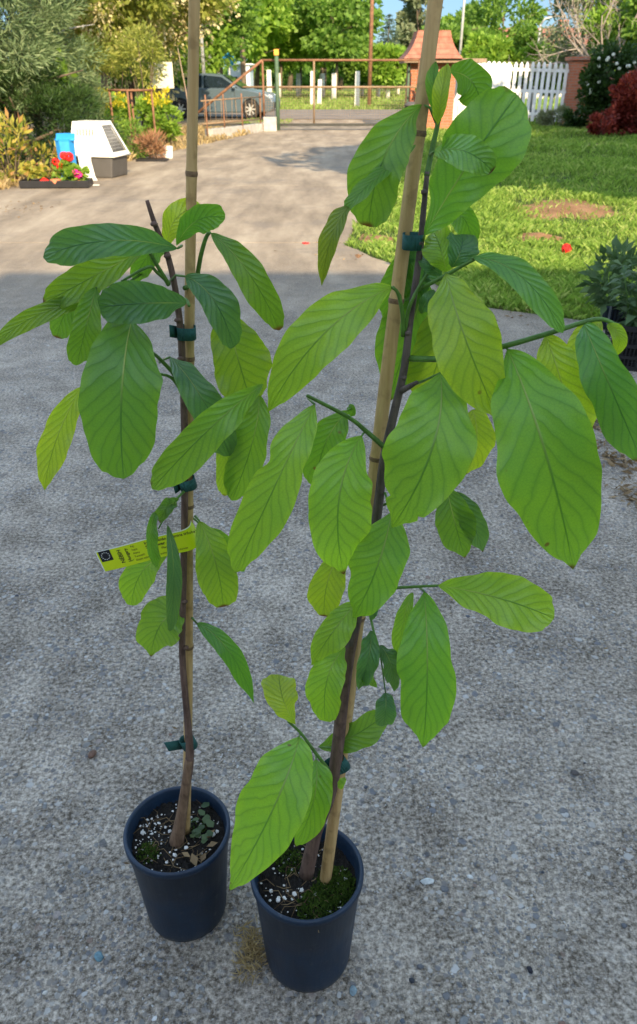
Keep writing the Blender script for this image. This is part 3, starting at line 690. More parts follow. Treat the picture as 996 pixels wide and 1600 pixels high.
# gate
PY = 27.2
pg = empty('picket_gate', (X(792, PY), PY, 0), 0, 'white picket double gate between the brick gatehouse and the brick pier', 'gate')
ox = X(792, PY); zb = .12
def picket_leaf(x0, x1, n, zoff, sag):
    mbp = MB(); wd = (x1 - x0) / n * 1.0; ft = .92 if x0 < ox - 1 else .56
    for k in range(n):
        t = (k + .5) / n; x = x0 + (x1 - x0) * t - ox; zz = zpix(97, PY) + .03 * math.sin(t * 3.1) + zoff; s_ = sag * t
        w_ = wd * ft / 2
        mbp.prism([(x - w_, zb - s_), (x + w_, zb - s_), (x + w_, zz - .08 - s_), (x + w_ * .5, zz - .02 - s_), (x, zz - s_), (x - w_ * .5, zz - .02 - s_), (x - w_, zz - .08 - s_)], -.012, .012)
    lf = mbp.build('pickets', M['white'], pg)
    for zr in (.32, .95, 1.52):
        m2 = MB(); m2.box(((x0 + x1) / 2 - ox, .035, zr + zoff - sag / 2), (x1 - x0, .04, .09), ry=math.atan2(sag, x1 - x0)); m2.build('rail', M['white'], pg)
picket_leaf(X(705, PY), X(790, PY), 11, 0, 0); picket_leaf(X(792, PY), X(878, PY), 10, .0, .04)
mb = MB(); mb.prism([(X(789, PY) - ox - .9, .98), (X(791, PY) - ox, .98), (X(791, PY) - ox, 1.62), (X(789, PY) - ox - .9, 1.62)], -.03, -.02); mb.build('board', M['white'], pg)
mb = MB(); mb.box((X(881, PY) - ox, 0, .9), (.1, .1, 1.8)); mb.build('gate_post', M['white'], pg)
mb = MB(); mb.box((X(703.5, PY) - ox, 0, .9), (.12, .12, 1.85)); mb.build('gate_post', M['white'], pg)
zp = zpix(95, PY - .1); bp = empty('brick_pier', (X(896, PY - .1), PY - .1, 0), 0, 'red brick pier at the right end of the picket gate', 'pier')
mb = MB(); mb.box((0, .2, zp / 2 - .05), (.66, .6, zp + .1)); mb.build('wall', M['brick'], bp)
mb = MB(); mb.box((0, .2, zp + .055), (.78, .72, .10)); mb.build('coping', M['brick'], bp, bevel=.01)
bp2 = empty('brick_wall', (X(985, 27.8), 27.8, 0), 0, 'low red brick garden wall behind the white rose bush', 'wall')
mb = MB(); mb.box((0, .2, .7), (3.2, .25, 1.5)); mb.build('wall', M['brick'], bp2)
# bin by the gatehouse
bn = empty('rubbish_bin', (X(641, 24.0), 23.9, 0), 0, 'black rubbish bin in front of the brick gatehouse', 'bin')
mb = MB(); mb.lathe([(0, 0), (.15, 0), (.19, .62), (.185, .62), (.15, .02)], (0, 0, 0), 20); mb.build('body', M['blackplastic'], bn, True)
mb = MB(); mb.lathe([(0, .74), (.12, .72), (.205, .66), (.21, .62), (.2, .62)], (0, 0, 0), 20); mb.build('lid', M['greyplastic'], bn, True)
# houses far beyond
def far_house(px, Y, wd, wall_h, roof_h, label):
    o = empty('red_roofed_house', (X(px, Y), Y, 0), 0, label, 'house')
    mb = MB(); mb.box((0, 4, wall_h / 2), (wd, 8, wall_h)); mb.build('wall', M['render'], o)
    mb = MB(); a = wd / 2 + .4
    mb.prism([(-.4, wall_h), (8.4, wall_h), (4, wall_h + roof_h)], -a, a); ro = mb.build('roof', M['tile'], o)
    ro.rotation_euler = (0, 0, R(90)); ro.location = (0, 0, 0)
    for x in (-wd * .3, wd * .25):
        mb = MB(); mb.box((x, -.02, wall_h * .55), (1.2, .06, 1.2)); wn = mb.build('window', M['white'], o); mb = MB(); mb.box((x, -.06, wall_h * .55), (1.0, .03, 1.0)); mb.build('pane', M['glass'], wn)
    mb = MB(); mb.box((wd * .2, 4, wall_h + roof_h * .9), (.6, .6, 1.2)); mb.build('chimney', M['brick'], ro if False else o)
far_house(857, 58, 7, 2.6, 1.6, 'house with a red tiled roof showing between trees above the picket gate')

# ------------------------------------------------------------------ car
def make_car(loc, rz):
    o = empty('parked_car', loc, rz, 'grey hatchback parked beyond the gate facing right', 'car')
    # x forward, metres; profile
    W = .86
    low = [(-2.02, .42), (-1.98, .25), (-1.70, .22), (-1.66, .40), (-1.55, .58), (-1.34, .66), (-1.13, .58), (-1.02, .40), (-.99, .20), (.93, .20), (.96, .40), (1.07, .58), (1.28, .66), (1.49, .58), (1.60, .40),
           (1.66, .22), (2.00, .22), (2.10, .34), (2.12, .55), (2.06, .70), (1.85, .82), (1.45, .91), (.98, .97), (-1.80, 1.0), (-2.0, .92), (-2.08, .70)]
    mb = MB(); mb.prism(low, -W, W); mb.build('body', M['carpaint'], o, bevel=.05)
    mb = MB(); gl = [(-1.92, .95), (1.0, .95), (.25, 1.40), (-.35, 1.46), (-1.2, 1.42), (-1.62, 1.25)]
    n = len(gl)
    def ring(k, s): return [(x, s * (W - .05 - (z - .95) * .32 * k), z) for x, z in gl]
    a, b = ring(1, -1), ring(1, 1)
    mb.face(a); mb.face(b[::-1])
    for i in range(n): j = (i + 1) % n; mb.face([a[j], a[i], b[i], b[j]])
    mb.build('cabin', M['carpaint'], o, bevel=.04)
    def side(pts, s, nm, m, off=.012):
        q = MB(); f = [(x, s * (W - .05 - (z - .95) * .32 + off), z) for x, z in pts]; q.face(f if s < 0 else f[::-1])
        bk = [(x, y - s * .01, z) for x, y, z in f]; q.face(bk[::-1]);
        for i in range(len(f)): j = (i + 1) % len(f); q.face([f[i], f[j], bk[j], bk[i]])
        return q.build(nm, M[m], o)
    for s in (-1, 1):
        side([(-.42, 1.0), (.82, 1.0), (.22, 1.34), (-.42, 1.395)], s, 'window', 'glass')
        side([(-1.22, 1.0), (-.50, 1.0), (-.50, 1.395), (-1.12, 1.36)], s, 'window', 'glass')
        side([(-1.65, 1.02), (-1.30, 1.0), (-1.22, 1.35), (-1.45, 1.26)], s, 'window', 'glass')
        for xc in (-1.34, 1.28):
            wl = empty('wheel', (xc, s * .76, .315)); wl.parent = o
            q = MB(); q.lathe([(.20, -.1), (.29, -.1), (.315, -.07), (.315, .07), (.29, .1), (.20, .1), (.20, -.1)], (0, 0, 0), 28, axis='Y'); q.build('tyre', M['rubber'], wl, True)
            q = MB(); q.lathe([(.205, -.09), (.19, -.06), (.19, .06), (.205, .09)], (0, 0, 0), 24, axis='Y')
            for k in range(7):
                a_ = k * 2 * math.pi / 7; q.box((.10 * math.cos(a_), s * .06, .10 * math.sin(a_)), (.20, .03, .045), ry=-a_)
            q.lathe([(0, s * .08), (.05, s * .08), (.06, s * .04)], (0, 0, 0), 12, axis='Y'); q.build('rim', M['alloy'], wl)
            q = MB(); q.lathe([(.0, s * -.02), (.19, s * -.02)], (0, 0, 0), 24, axis='Y'); q.build('brake_disc', M['darksteel'], wl)
        q = MB(); q.ball((1.93, s * .62, .70), .16, sq=(.9, .9, .55), sub=2); q.build('headlight', M['lamp'], o, True)
        q = MB(); q.ball((.72, s * .98, 1.02), .11, sq=(.6, .8, .6), sub=2); q.build('mirror', M['carpaint'], o, True)
        for xd in (-.46, .72):
            q = MB(); q.box((xd, s * (W + .002), .60), (.012, .006, .72)); q.build('door_seam', M['darksteel'], o)
        q = MB(); q.box((-.28, s * (W + .018), .86), (.2, .03, .03)); q.build('door_handle', M['carpaint'], o)
        q = MB(); q.box((-2.03, s * .68, .80), (.12, .28, .22)); q.build('tail_lamp', M['red'], o, bevel=.02)
    q = MB(); q.face([(1.0 + .01, -.72, .99), (1.01, .72, .99), (.28, .62, 1.405), (.28, -.62, 1.405)]); q.build('windscreen', M['glass'], o)
    q = MB(); q.box((2.105, 0, .45), (.04, .9, .2)); q.build('grille', M['blackplastic'], o)
    q = MB(); q.box((2.12, 0, .35), (.02, .5, .1)); q.build('number_plate', M['white'], o)
    return o
cy = 32.6
make_car((X(347, cy) , cy, -.03), R(-7))

# ------------------------------------------------------------------ things along the left edge
cr = empty('dog_carrier', (X(160, 12.85) , 12.9, 0), R(-14), 'large white pet carrier with a dark grey base standing on the driveway edge', 'pet carrier')
q = MB(); bl, bd = .31, .26
q.prism([(-bl, 0), (bl - .02, 0), (bl + .02, .30), (-bl - .02, .30)], -bd, bd); q.build('base', M['greyplastic'], cr, bevel=.02)
q = MB(); a = [(-bl - .05, -bd - .02, .305), (bl + .05, -bd - .02, .305), (bl + .05, bd + .02, .305), (-bl - .05, bd + .02, .305)]
b = [(-bl + .02, -bd + .07, .76), (bl - .17, -bd + .07, .76), (bl - .17, bd - .07, .76), (-bl + .02, bd - .07, .76)]
q.face(a[::-1]); q.face(b)
for i in (0, 2, 3): j = (i + 1) % 4; q.face([a[i], a[j], b[j], b[i]])
# end wall with door opening
A, B, C_, D_ = [Vector(p) for p in (a[1], a[2], b[2], b[1])]
cen = (A + B + C_ + D_) / 4; inn = [p.lerp(cen, .22) for p in (A, B, C_, D_)]
for i, (o1, o2) in enumerate(((A, B), (B, C_), (C_, D_), (D_, A))): j = (i + 1) % 4; q.face([o1, o2, inn[j], inn[i]])
q.build('shell', M['whiteplastic'], cr)
q = MB(); bk = [p + Vector((-.03, 0, -.01)) for p in inn]; q.face(bk); q.build('interior', M['blackplastic'], cr)
q = MB()
for k in range(1, 8):
    q.tube([inn[0].lerp(inn[1], k / 8), inn[3].lerp(inn[2], k / 8)], .004, 5); q.tube([inn[0].lerp(inn[3], k / 8), inn[1].lerp(inn[2], k / 8)], .003, 5)
q.build('door_grille', M['pole'], cr, True)
for k in range(6):
    q = MB(); q.box((-.21 + k * .05, -bd + .032, .62), (.012, .01, .09), rx=R(-10)); q.build('vent_slot', M['darksteel'], cr)
q = MB(); q.box((-.12, -bd + .074, .725), (.28, .01, .014)); q.build('handle_slot', M['darksteel'], cr)
q = MB(); q.tube([(-bl - .05, -bd - .022, .30), (bl + .05, -bd - .022, .30), (bl + .05, bd + .022, .30)], .012, 6); q.build('rim', M['whiteplastic'], cr, True)
c0 = P(140, 265, 12.3)
o = MB().prism([(-.09, .0), (.10, 0), (.07, .06), (.03, .26), (.03, .44), (-.17, .44), (-.14, .2)], -.012, .012).build('plastic_sheet', M['whiteplastic'], bevel=.005)
o.location = (X(138, 12.1), 12.25, 0.005); o.rotation_euler = (R(-12), 0, 0); tag(o, 'loose curved white plastic panel leaning against the pet carrier', 'panel')
o = MB().box((0, 0, .006), (.17, .03, .01)).build('white_strip', M['whiteplastic']); o.location = (X(147, 11.75), 11.72, 0); o.rotation_euler = (0, 0, .05)
tag(o, 'thin white plastic strip lying on the concrete by the carrier', 'strip')
# tray of flowers
ty = 11.55
tr_ = empty('plant_tray', (X(90, ty), ty, 0), R(3), 'shallow black tray at the left edge holding flower pots', 'tray')
q = MB(); tw, td = .46, .17
q.box((0, 0, .012), (tw * 2, td * 2, .015))
for s in (-1, 1): q.box((0, s * td, .055), (tw * 2, .012, .09)); q.box((s * tw, 0, .055), (.012, td * 2 + .012, .09))
q.build('tray', M['blackplastic'], tr_, bevel=.004)
def flower_head(o, c, r, m, seed):
    rg = random.Random(seed); q = MB()
    for k in range(60):
        u = Vector((rg.gauss(0, 1), rg.gauss(0, 1), rg.gauss(0, 1) + .4)).normalized(); p = Vector(c) + u * r * .8
        t = u.orthogonal().normalized() * r * .42; b2 = u.cross(t).normalized() * r * .42
        q.face([p + t, p + b2 + u * r * .15, p - t, p - b2 + u * r * .1])
    return q.build('flower', M[m], o, normals=False)
def potplant(px, py, Y, potr, poth, potm, label, heads, name='geranium', lm='f_lime', fr=.12, fz=None, group=None, z0=0.02):
    c = P(px, py, Y); o = empty(name, (c.x, Y, z0), 0, label, 'potted plant', group)
    q = MB(); q.lathe([(0, 0), (potr * .75, 0), (potr, poth), (potr * 1.08, poth), (potr * 1.08, poth * .85), (potr * .98, poth * .8)], (0, 0, 0), 20); q.build('pot', M[potm], o, True)
    rg = np.random.default_rng(int(px * 7 + py)); p, d = crown_points(220, (0, 0, poth + fr * .8), (fr, fr, fr * .9), 12, rg, .5)
    v, f = cards(p, .065, 1.1, rg, d, .6); link_mesh('foliage', np_mesh('foliage', v, f), M[lm], o)
    for i, (dx, dy, dz, r, m) in enumerate(heads):
        hd = flower_head(o, (dx, dy, dz), r, m, px + i)
        s_ = MB(); s_.tube([(dx * .3, dy * .3, poth), (dx * .8, dy * .8, dz * .7), (dx, dy, dz)], .004, 5); s_.build('stem', M['twig'], hd, True)
    return o
potplant(100, 262, 11.6, .07, .10, 'sky_blue', 'red flowering geranium in a blue pot on the black tray', [(-.08, -.05, .30, .055, 'red'), (.03, .0, .37, .06, 'red'), (.10, -.02, .36, .065, 'red'), (-.03, -.06, .24, .05, 'red')], fr=.11)
potplant(122, 270, 11.5, .06, .08, 'terracotta', 'magenta flowering geranium on the right end of the black tray', [(.0, -.08, .17, .055, 'pink'), (.035, -.07, .145, .05, 'pink')], fr=.10)
o = potplant(55, 275, 11.55, .12, .10, 'blackplastic', 'black bowl with a sprawling yellowish plant on the tray left end', [], 'bowl_plant', 'f_photinia', .12)
o = empty('blue_container', (X(110, 11.95), 11.98, 0), .2, 'bright blue plastic tub standing behind the red geranium', 'tub')
q = MB(); q.lathe([(0, 0), (.11, 0), (.13, .55), (.14, .58), (.125, .58), (.11, .05)], (0, 0, 0), 6); q.build('body', M['sky_blue'], o)
q = MB(); q.box((.02, 0, .60), (.26, .2, .03), rx=.35); q.build('lid', M['sky_blue'], o, bevel=.01)
o = MB().ball((0, 0, .05), .06, sq=(1.3, .8, .8), jit=.4).build('red_petal_heap', M['red']); o.location = (X(73, 11.55), 11.5, .03); tag(o, 'small heap of dark red petals lying on the black tray', 'petals')
o = MB().lathe([(0, 0), (.05, 0), (.07, .09), (.075, .09), (.062, .02)], (0, 0, 0), 18).build('terracotta_pot', M['terracotta'], smooth=True); o.location = (X(91, 11.5), 11.44, .022)
tag(o, 'small empty terracotta pot on the front of the black tray', 'pot')

def shrub(name, px, py, Y, rad, cz, n, ls, asp, fm, label, seed, clumps=24, stems=7, up=.5, group=None, extra=None, spread=.7, shell=.4, csize=.4, stemr=.012, stemm='bark'):
    rng = np.random.default_rng(seed); x = X(px, Y); o = empty(name, (x, Y, -.03), 0, label, 'shrub', group)
    q = MB(); rg = random.Random(seed)
    for k in range(stems):
        a = k * 2.399; e = (math.cos(a) * rad[0] * .6, math.sin(a) * rad[1] * .6, cz + rad[2] * (.1 + .6 * rg.random()))
        q.tube([(math.cos(a) * .05, math.sin(a) * .05, 0), (e[0] * .5, e[1] * .5, e[2] * .6), e], [stemr, stemr * .7, stemr * .3], 5)
    q.build('stems', M[stemm], o, True)
    p, d = crown_points(n, (0, 0, cz), rad, clumps, rng, csize, shell); p[:, 2] = np.maximum(p[:, 2], .02)
    v, f = cards(p, ls, asp, rng, d + np.array([0, 0, up]), spread); fo = link_mesh('foliage', np_mesh('foliage', v, f), M[fm], o)
    if extra:
        nm, mt, ne, sz, asp2, mode = extra
        p, d = crown_points(ne, (0, 0, cz), [r_ * 1.05 for r_ in rad], clumps, rng, csize, .8)
        if mode == 'top': p = p[p[:, 2] > cz + rad[2] * .35]; d = np.tile([0, 0, 1.], (len(p), 1))
        else: d = d[:len(p)]
        v, f = cards(p, sz, asp2, rng, d, .7); link_mesh(nm, np_mesh(nm, v, f), M[mt], fo)
    return o
# shrubs and small plants, left
shrub('weedy_shrub', 22, 290, 11.9, (.42, .35, .5), .5, 420, .12, 3.2, 'f_photinia', 'sparse shrub with yellow and bronze leaves at the left edge of the driveway', 31, 22, 8, .9, shell=.3)
shrub('weedy_shrub', 75, 290, 12.6, (.4, .3, .3), .3, 300, .10, 3, 'f_photinia', 'low tangled plant with a few bright leaves behind the flower tray', 32, 18, 7, .8, shell=.3)
g5 = 'golden tipped potted shrubs along the driveway'
for i, (px, Y, lab) in enumerate(((172, 17.2, 'golden tipped green shrub nearest the white pet carrier'), (198, 17.9, 'golden tipped green shrub seen between the two left rack legs'),
                              (240, 18.2, 'golden tipped green shrub behind the right rack leg'), (264, 18.8, 'golden tipped green shrub right of the rack, before the grey car'))):
    shrub('golden_shrub', px, 220, Y, (.26, .26, .45), .62, 900, .11, 2.2, 'f_lime', lab, 40 + i, 16, 5, .6, g5, ('golden_tips', 'f_yellow', 260, .10, 2, 'top'))
shrub('feathery_shrub', 205, 240, 15.8, (.3, .3, .35), .4, 900, .10, 5, 'f_green', 'soft feathery green bush right behind the pet carrier', 45, 16, 5, .6)
shrub('dry_bush', 240, 240, 15.6, (.25, .2, .22), .26, 700, .13, 8, 'f_brown', 'dead brown twiggy bush in a black tray below the rack', 46, 14, 6, .8, spread=.5)
o = MB().lathe([(0, 0), (.07, 0), (.085, .22), (.09, .22), (.075, .02)], (0, 0, 0), 16).build('white_bucket', M['white'], smooth=True); o.location = (X(264, 15.9), 15.9, -.02)
tag(o, 'small white bucket on the right of the dead brown bush', 'bucket')
q = MB(); q.box((0, 0, .03), (.55, .32, .05)); o = q.build('seedling_tray', M['blackplastic']); o.location = (X(238, 15.3), 15.35, -.02); tag(o, 'flat black seedling tray under the dead brown bush', 'tray')
# rusty rack
rk = empty('rusty_rack', (X(216, 16.6), 16.6, 0), 0, 'rusty open metal rack standing among the golden tipped shrubs', 'rack')
ox = X(216, 16.6, .8); zr = zpix(141, 16.6)
for px, dy in ((182, 0), (209, .35), (214, -.25), (247, 0)):
    x = X(px, 16.6, .8) - ox; q = MB(); q.tube([(x, dy, -.05), (x, dy, zr)], .022, 6); q.build('leg', M['rust'], rk, True)
q = MB(); x0 = X(180, 16.6, .8) - ox; x1 = X(249, 16.6, .8) - ox; q.tube([(x0, 0, zr), (x1, 0, zr)], .022, 6); q.tube([(x0, 0, zr), (0, .35, zr), (x1, 0, zr), (0, -.25, zr), (x0, 0, zr)], .018, 6); q.build('top_frame', M['rust'], rk, True)
# cream board on stake
sb = empty('blank_board', (X(262, 19.2), 19.2, 0), R(4), 'blank cream board on a stake above the golden tipped shrubs', 'board')
z0, z1 = zpix(138, 19.2), zpix(97, 19.2); q = MB(); q.box((0, 0, (z0 + z1) / 2), (X(279, 19.2) - X(244, 19.2), .02, z1 - z0)); q.build('panel', M['cream'], sb, bevel=.004)
q = MB(); q.box((.02, .03, z1 / 2), (.05, .04, z1)); q.build('stake', M['wood'], sb)
# olive like young trees with pale foliage
for i, (px, Y, lab) in enumerate(((150, 19.5, 'pale olive leaved sapling above the pet carrier'), (192, 20.0, 'pale olive leaved sapling rising above the rack left corner'), (234, 18.6, 'pale olive leaved sapling reaching over the cream board'))):
    shrub('olive_sapling', px, 200, Y, (.6, .5, .45), 1.75, 2000, .09, 3.0, 'f_acacia', lab, 50 + i, 26, 6, .3, 'pale saplings behind the rack', None, csize=.45, stemr=.018)
# leaning bare branch near the board
q = MB(); b0 = P(297, 200, 18); b1 = P(278, 75, 18); b0.z = 0; q.tube([b0, b0.lerp(b1, .5) + Vector((.06, 0, 0)), b1], [.022, .016, .008], 6)
tag(q.build('bare_stake', M['wood'], smooth=True), 'thin bare tan stake leaning left beside the cream board', 'stake')

# large feathery evergreens, left
def feather(px, Y, rad, cz, label, seed, n=30000, fm='f_feather', ls=.115):
    return tree('feathery_evergreen', (X(px, Y), Y, -.03), cz + rad[2], rad, cz, n, ls, 7, fm, label, 'tree', None, seed, 150, .2, 'bark', .09, .45, .35, nl=7, dirs_up=.35)
feather(-20, 13.4, (1.35, 1.1, 1.55), 2.25, 'grey green feathery evergreen at the far left edge', 61)
feather(62, 14.6, (1.3, 1.1, 1.6), 2.35, 'grey green feathery evergreen above the flower tray', 62)
feather(20, 15.8, (1.6, 1.2, 2.2), 3.4, 'tall dark evergreen behind the feathery ones', 63, 20000, 'f_dark', .11)
feather(118, 16.6, (.75, .7, .75), .9, 'low dull green juniper left of the pet carrier', 64, 14000, 'f_feather', .09)
feather(45, 13.6, (1.4, .8, .85), .75, 'dark tangled evergreen undergrowth behind the flower tray', 65, 18000, 'f_dark', .10)
shrub('climbing_vine', 100, 150, 13.9, (.30, .2, .34), 1.45, 160, .12, 1.6, 'f_lime', 'bright green broad leaved climber in front of the dark evergreens', 66, 8, 3, -.5, csize=.6)
tree('birch_tree', (X(98, 15.2), 15.2, 0), 5.5, (1.2, 1.0, 1.1), 4.6, 5000, .12, 1.6, 'f_acacia', 'tree with a pale grey white trunk among the evergreens', seed=67, bark='palebark', tr=.065, lean=(-.25, 0))
# blossoming acacias
tree('blossoming_acacia', (X(165, 22), 22, 0), 6, (2.0, 1.8, 1.8), 3.7, 15000, .16, 2.2, 'f_acacia', 'cream blossoming acacia behind the pale trunked tree', seed=71, clumps=80, csize=.26, extra=('blossom', 'blossom', 9000, .085, 1.4))
tree('blossoming_acacia', (X(245, 25), 25, 0), 6.5, (2.3, 1.9, 2.1), 4.1, 15000, .18, 2.2, 'f_acacia', 'cream blossoming acacia above the cream board', seed=72, clumps=80, csize=.26, extra=('blossom', 'blossom', 10000, .095, 1.4))
tree('blossoming_acacia', (X(205, 29), 29, 0), 6.5, (2.6, 2, 2.4), 3.2, 14000, .2, 2.0, 'f_green', 'green acacia with few blossoms filling in behind the other two', seed=73, clumps=80, csize=.26, extra=('blossom', 'blossom', 4000, .11, 1.5))
tree('roadside_tree', (X(318, 37), 37, 0), 7, (2.3, 2.0, 2.6), 4.3, 12000, .24, 1.8, 'f_green', 'dense green roadside tree above the parked car roof', seed=74, clumps=80, csize=.26, tr=.14)
tree('roadside_tree', (X(262, 36), 36, 0), 7, (2.3, 2.0, 2.3), 2.9, 12000, .24, 1.8, 'f_lime', 'bright green tree behind the rear of the parked car', seed=75, clumps=80, csize=.26, tr=.14)
# orchard rows with whitewashed trunks beyond the road
gg = 'trees with whitewashed trunks beyond the road'
spots = [(345, 58, .9, 'f_green', 'whitewashed tree seen over the windscreen of the car'), (392, 56, 1, 'f_lime', 'whitewashed tree behind the pale container'), (436, 60, 1.05, 'f_lime', 'whitewashed tree behind the green gate post'),
         (467, 64, 1.0, 'f_green', 'whitewashed tree just left of the tall concrete post'), (504, 62, 1.1, 'f_lime', 'whitewashed tree right of the short concrete post'), (522, 57, 1.0, 'f_green', 'whitewashed tree midway between the two tall concrete posts'),
         (566, 66, .55, 'f_green', 'small whitewashed tree just right of the lone concrete post'), (591, 62, .44, 'f_lime', 'small whitewashed tree right of the rusty pole'), (606, 58, .42, 'f_lime', 'small whitewashed tree under the spruce near the gatehouse'), (622, 68, .46, 'f_green', 'small whitewashed tree hidden beside the gatehouse wall')]
for i, (px, Y, k, fm, lab) in enumerate(spots):
    tree('orchard_tree', (X(px, Y), Y, 0), 6 * k, (2.5 * k, 2.3 * k, 2.35 * k), (2.0 + 2.5 * k if k > .8 else 1.0 + 2.2 * k), 5200, .34, 1.6, fm, lab, group=gg, seed=80 + i, clumps=55, csize=.3, tr=.13 * max(k, .8), white=1.5, shell=.45)
for i, (px, Y, H, w_, fm, lab) in enumerate(((340, 84, 14, 4.6, 'f_green', 'tall dark tree far behind the lamp post'), (400, 90, 15, 5, 'f_green', 'tall tree far behind the brown wooden pole'), (452, 86, 13.5, 4.6, 'f_green', 'broad tall tree far behind the gate left part'),
         (500, 92, 12.5, 4.8, 'f_green', 'broad tree far behind the gate middle, sloping to the sky gap'), (531, 100, 9.6, 3.4, 'f_green', 'rounded tree whose edge meets the open sky'),
         (285, 80, 13, 5, 'f_green', 'tall tree far behind the acacias'), (180, 70, 12, 5, 'f_dark', 'dark tall tree far left beyond the acacias'))):
    tree('tall_tree', (X(px, Y), Y, 0), H, (w_, w_ * .8, H * .42), H * .56, 7500, .5, 1.5, fm, lab, seed=100 + i, clumps=80, csize=.25, tr=.25, shell=.5)
# hedge line far behind (reads as one mass)
rng = np.random.default_rng(9)
n = 26000; pts = np.stack([-60 + 150 * rng.random(n), 112 + 8 * rng.random(n), rng.random(n) ** .8 * 3.0], 1); pts[:, 2] *= .75 + .25 * np.sin(pts[:, 0] * .35) * np.sin(pts[:, 0] * .13)
v, f = cards(pts, .8, 1.5, rng); o = link_mesh('far_woodland', np_mesh('far_woodland', v, f), M['f_green']); tag(o, 'far green belt of woodland on the horizon beyond the orchard', 'woodland', kind='stuff')
# spruce
def spruce(px, Y, H, label, seed, rb=1.9, fm='f_spruce', name='spruce_tree'):
    rng = np.random.default_rng(seed); o = empty(name, (X(px, Y), Y, 0), 0, label, 'tree')
    q = MB(); q.tube([(0, 0, -.05), (0, 0, H)], [.16, .02], 8); q.build('trunk', M['bark'], o, True)
    P_ = []; D_ = []
    for k in range(20):
        t = k / 19; z = .9 + (H - 1.0) * t; r = rb * (1 - t) ** .85 + .08
        for b in range(int(12 - 6 * t)):
            a = rng.random() * 6.28; m = int(60 * (1 - t) + 14); s = rng.random(m) ** .7
            rr_ = r * (.85 + .3 * rng.random())
            p = np.stack([np.cos(a) * s * rr_, np.sin(a) * s * rr_, z - .25 * s * rr_ + .12 * rr_ * s ** 2], 1) + rng.normal(size=(m, 3)) * [.10, .10, .05]
            P_.append(p); D_.append(np.tile([np.cos(a), np.sin(a), -.5], (m, 1)))
    v, f = cards(np.concatenate(P_), .24, 4, rng, np.concatenate(D_), .5); link_mesh('crown', np_mesh('crown', v, f), M[fm], o)
spruce(604, 82, zpix(22, 82), 'dark conical spruce against the open sky above the gate', 121)
tree('poplar_tree', (X(648, 95), 95, 0), 13, (2.0, 1.8, 5.4), 6.8, 5000, .5, 1.6, 'f_grey', 'pale grey green poplar left of the gatehouse roof', seed=122, tr=.2, clumps=60, csize=.3)
tree('poplar_tree', (X(634, 112), 112, 0), 7, (2.0, 1.8, 2.9), 4.0, 4000, .5, 1.6, 'f_grey', 'smaller pale poplar between the spruce and gatehouse roof', seed=123, tr=.2, clumps=50, csize=.3)
# trees behind the picket gate
for i, (px, Y, rad, cz, fm, lab) in enumerate(((700, 39, (1.7, 1.4, 1.1), 2.3, 'f_green', 'round green tree behind the gatehouse roof ridge'), (722, 45, (1.5, 1.4, 1.3), 2.8, 'f_lime', 'light green bush behind the thin pale pole'), (775, 42, (1.75, 1.5, 2.6), 3.7, 'f_green', 'tallest green tree behind the middle of the picket gate'),
         (752, 36, (1.3, 1.2, .9), 1.7, 'f_lime', 'light green bush directly behind the left picket leaf'), (812, 36, (1.3, 1.2, .75), 1.6, 'f_lime', 'light green bush directly behind the right picket leaf'), (858, 37, (1.2, 1.2, .8), 1.6, 'f_lime', 'light green bush behind the right gate post'))):
    tree('garden_tree', (X(px, Y), Y, 0), cz + rad[2], rad, cz, 9000, .2, 1.7, fm, lab, seed=130 + i, clumps=50, csize=.3, tr=.09)
tree('garden_tree', (X(905, 33), 33, 0), 5, (1.9, 1.4, 1.6), 3.0, 7500, .17, 2.6, 'f_grey', 'grey green tree with many bare branches above the brick pier', seed=140, clumps=50, csize=.3, tr=.12)
tree('garden_tree', (X(968, 31), 31, 0), 5, (1.5, 1.3, 1.6), 2.9, 11000, .16, 1.7, 'f_lime', 'bright green tree at the upper right corner', seed=141, clumps=60, csize=.28, tr=.1)
tree('garden_tree', (X(1010, 29), 29, 0), 5, (1.5, 1.3, 1.5), 2.4, 11000, .16, 1.7, 'f_green', 'mid green tree cut by the right edge of the picture', seed=142, clumps=60, csize=.28, tr=.1)
# bare branch tangle
rg = random.Random(8); q = MB(); root = Vector((0, 0, 0))
def grow(p, d, L, r, k):
    pts = [p]; c = p.copy(); dd = d.copy()
    for i in range(4):
        dd = (dd + Vector((rg.gauss(0, .16), rg.gauss(0, .16), rg.gauss(0, .12)))).normalized(); c = c + dd * L / 4; pts.append(c.copy())
    q.tube(pts, [r, r * .85, r * .7, r * .5, r * .3], 5)
    if k:
        for j in range(4):
            s_ = pts[1 + j % 4]; nd = (dd + Vector((rg.gauss(0, .6), rg.gauss(0, .5), rg.gauss(0, .45)))).normalized(); grow(s_, nd, L * .62, r * .5, k - 1)
bo = empty('bare_tree', (X(935, 28.6), 28.6, 0), 0, 'bare pale dead branches spreading left over the brick pier', 'tree')
for d in ((-.9, 0, .55), (-.7, .1, .9), (-1, -.1, .25), (-.3, 0, 1), (.3, 0, 1)):
    grow(Vector((0, 0, 1.2)), Vector(d).normalized(), 1.9, .05, 3)
q.tube([(0.05, 0, -.05), (0, 0, 1.25)], [.11, .08], 8)
q.build('branches', bark_mat('dead_wood', (.24, .2, .16), (.4, .34, .28), 20, bump=.005), bo, True)
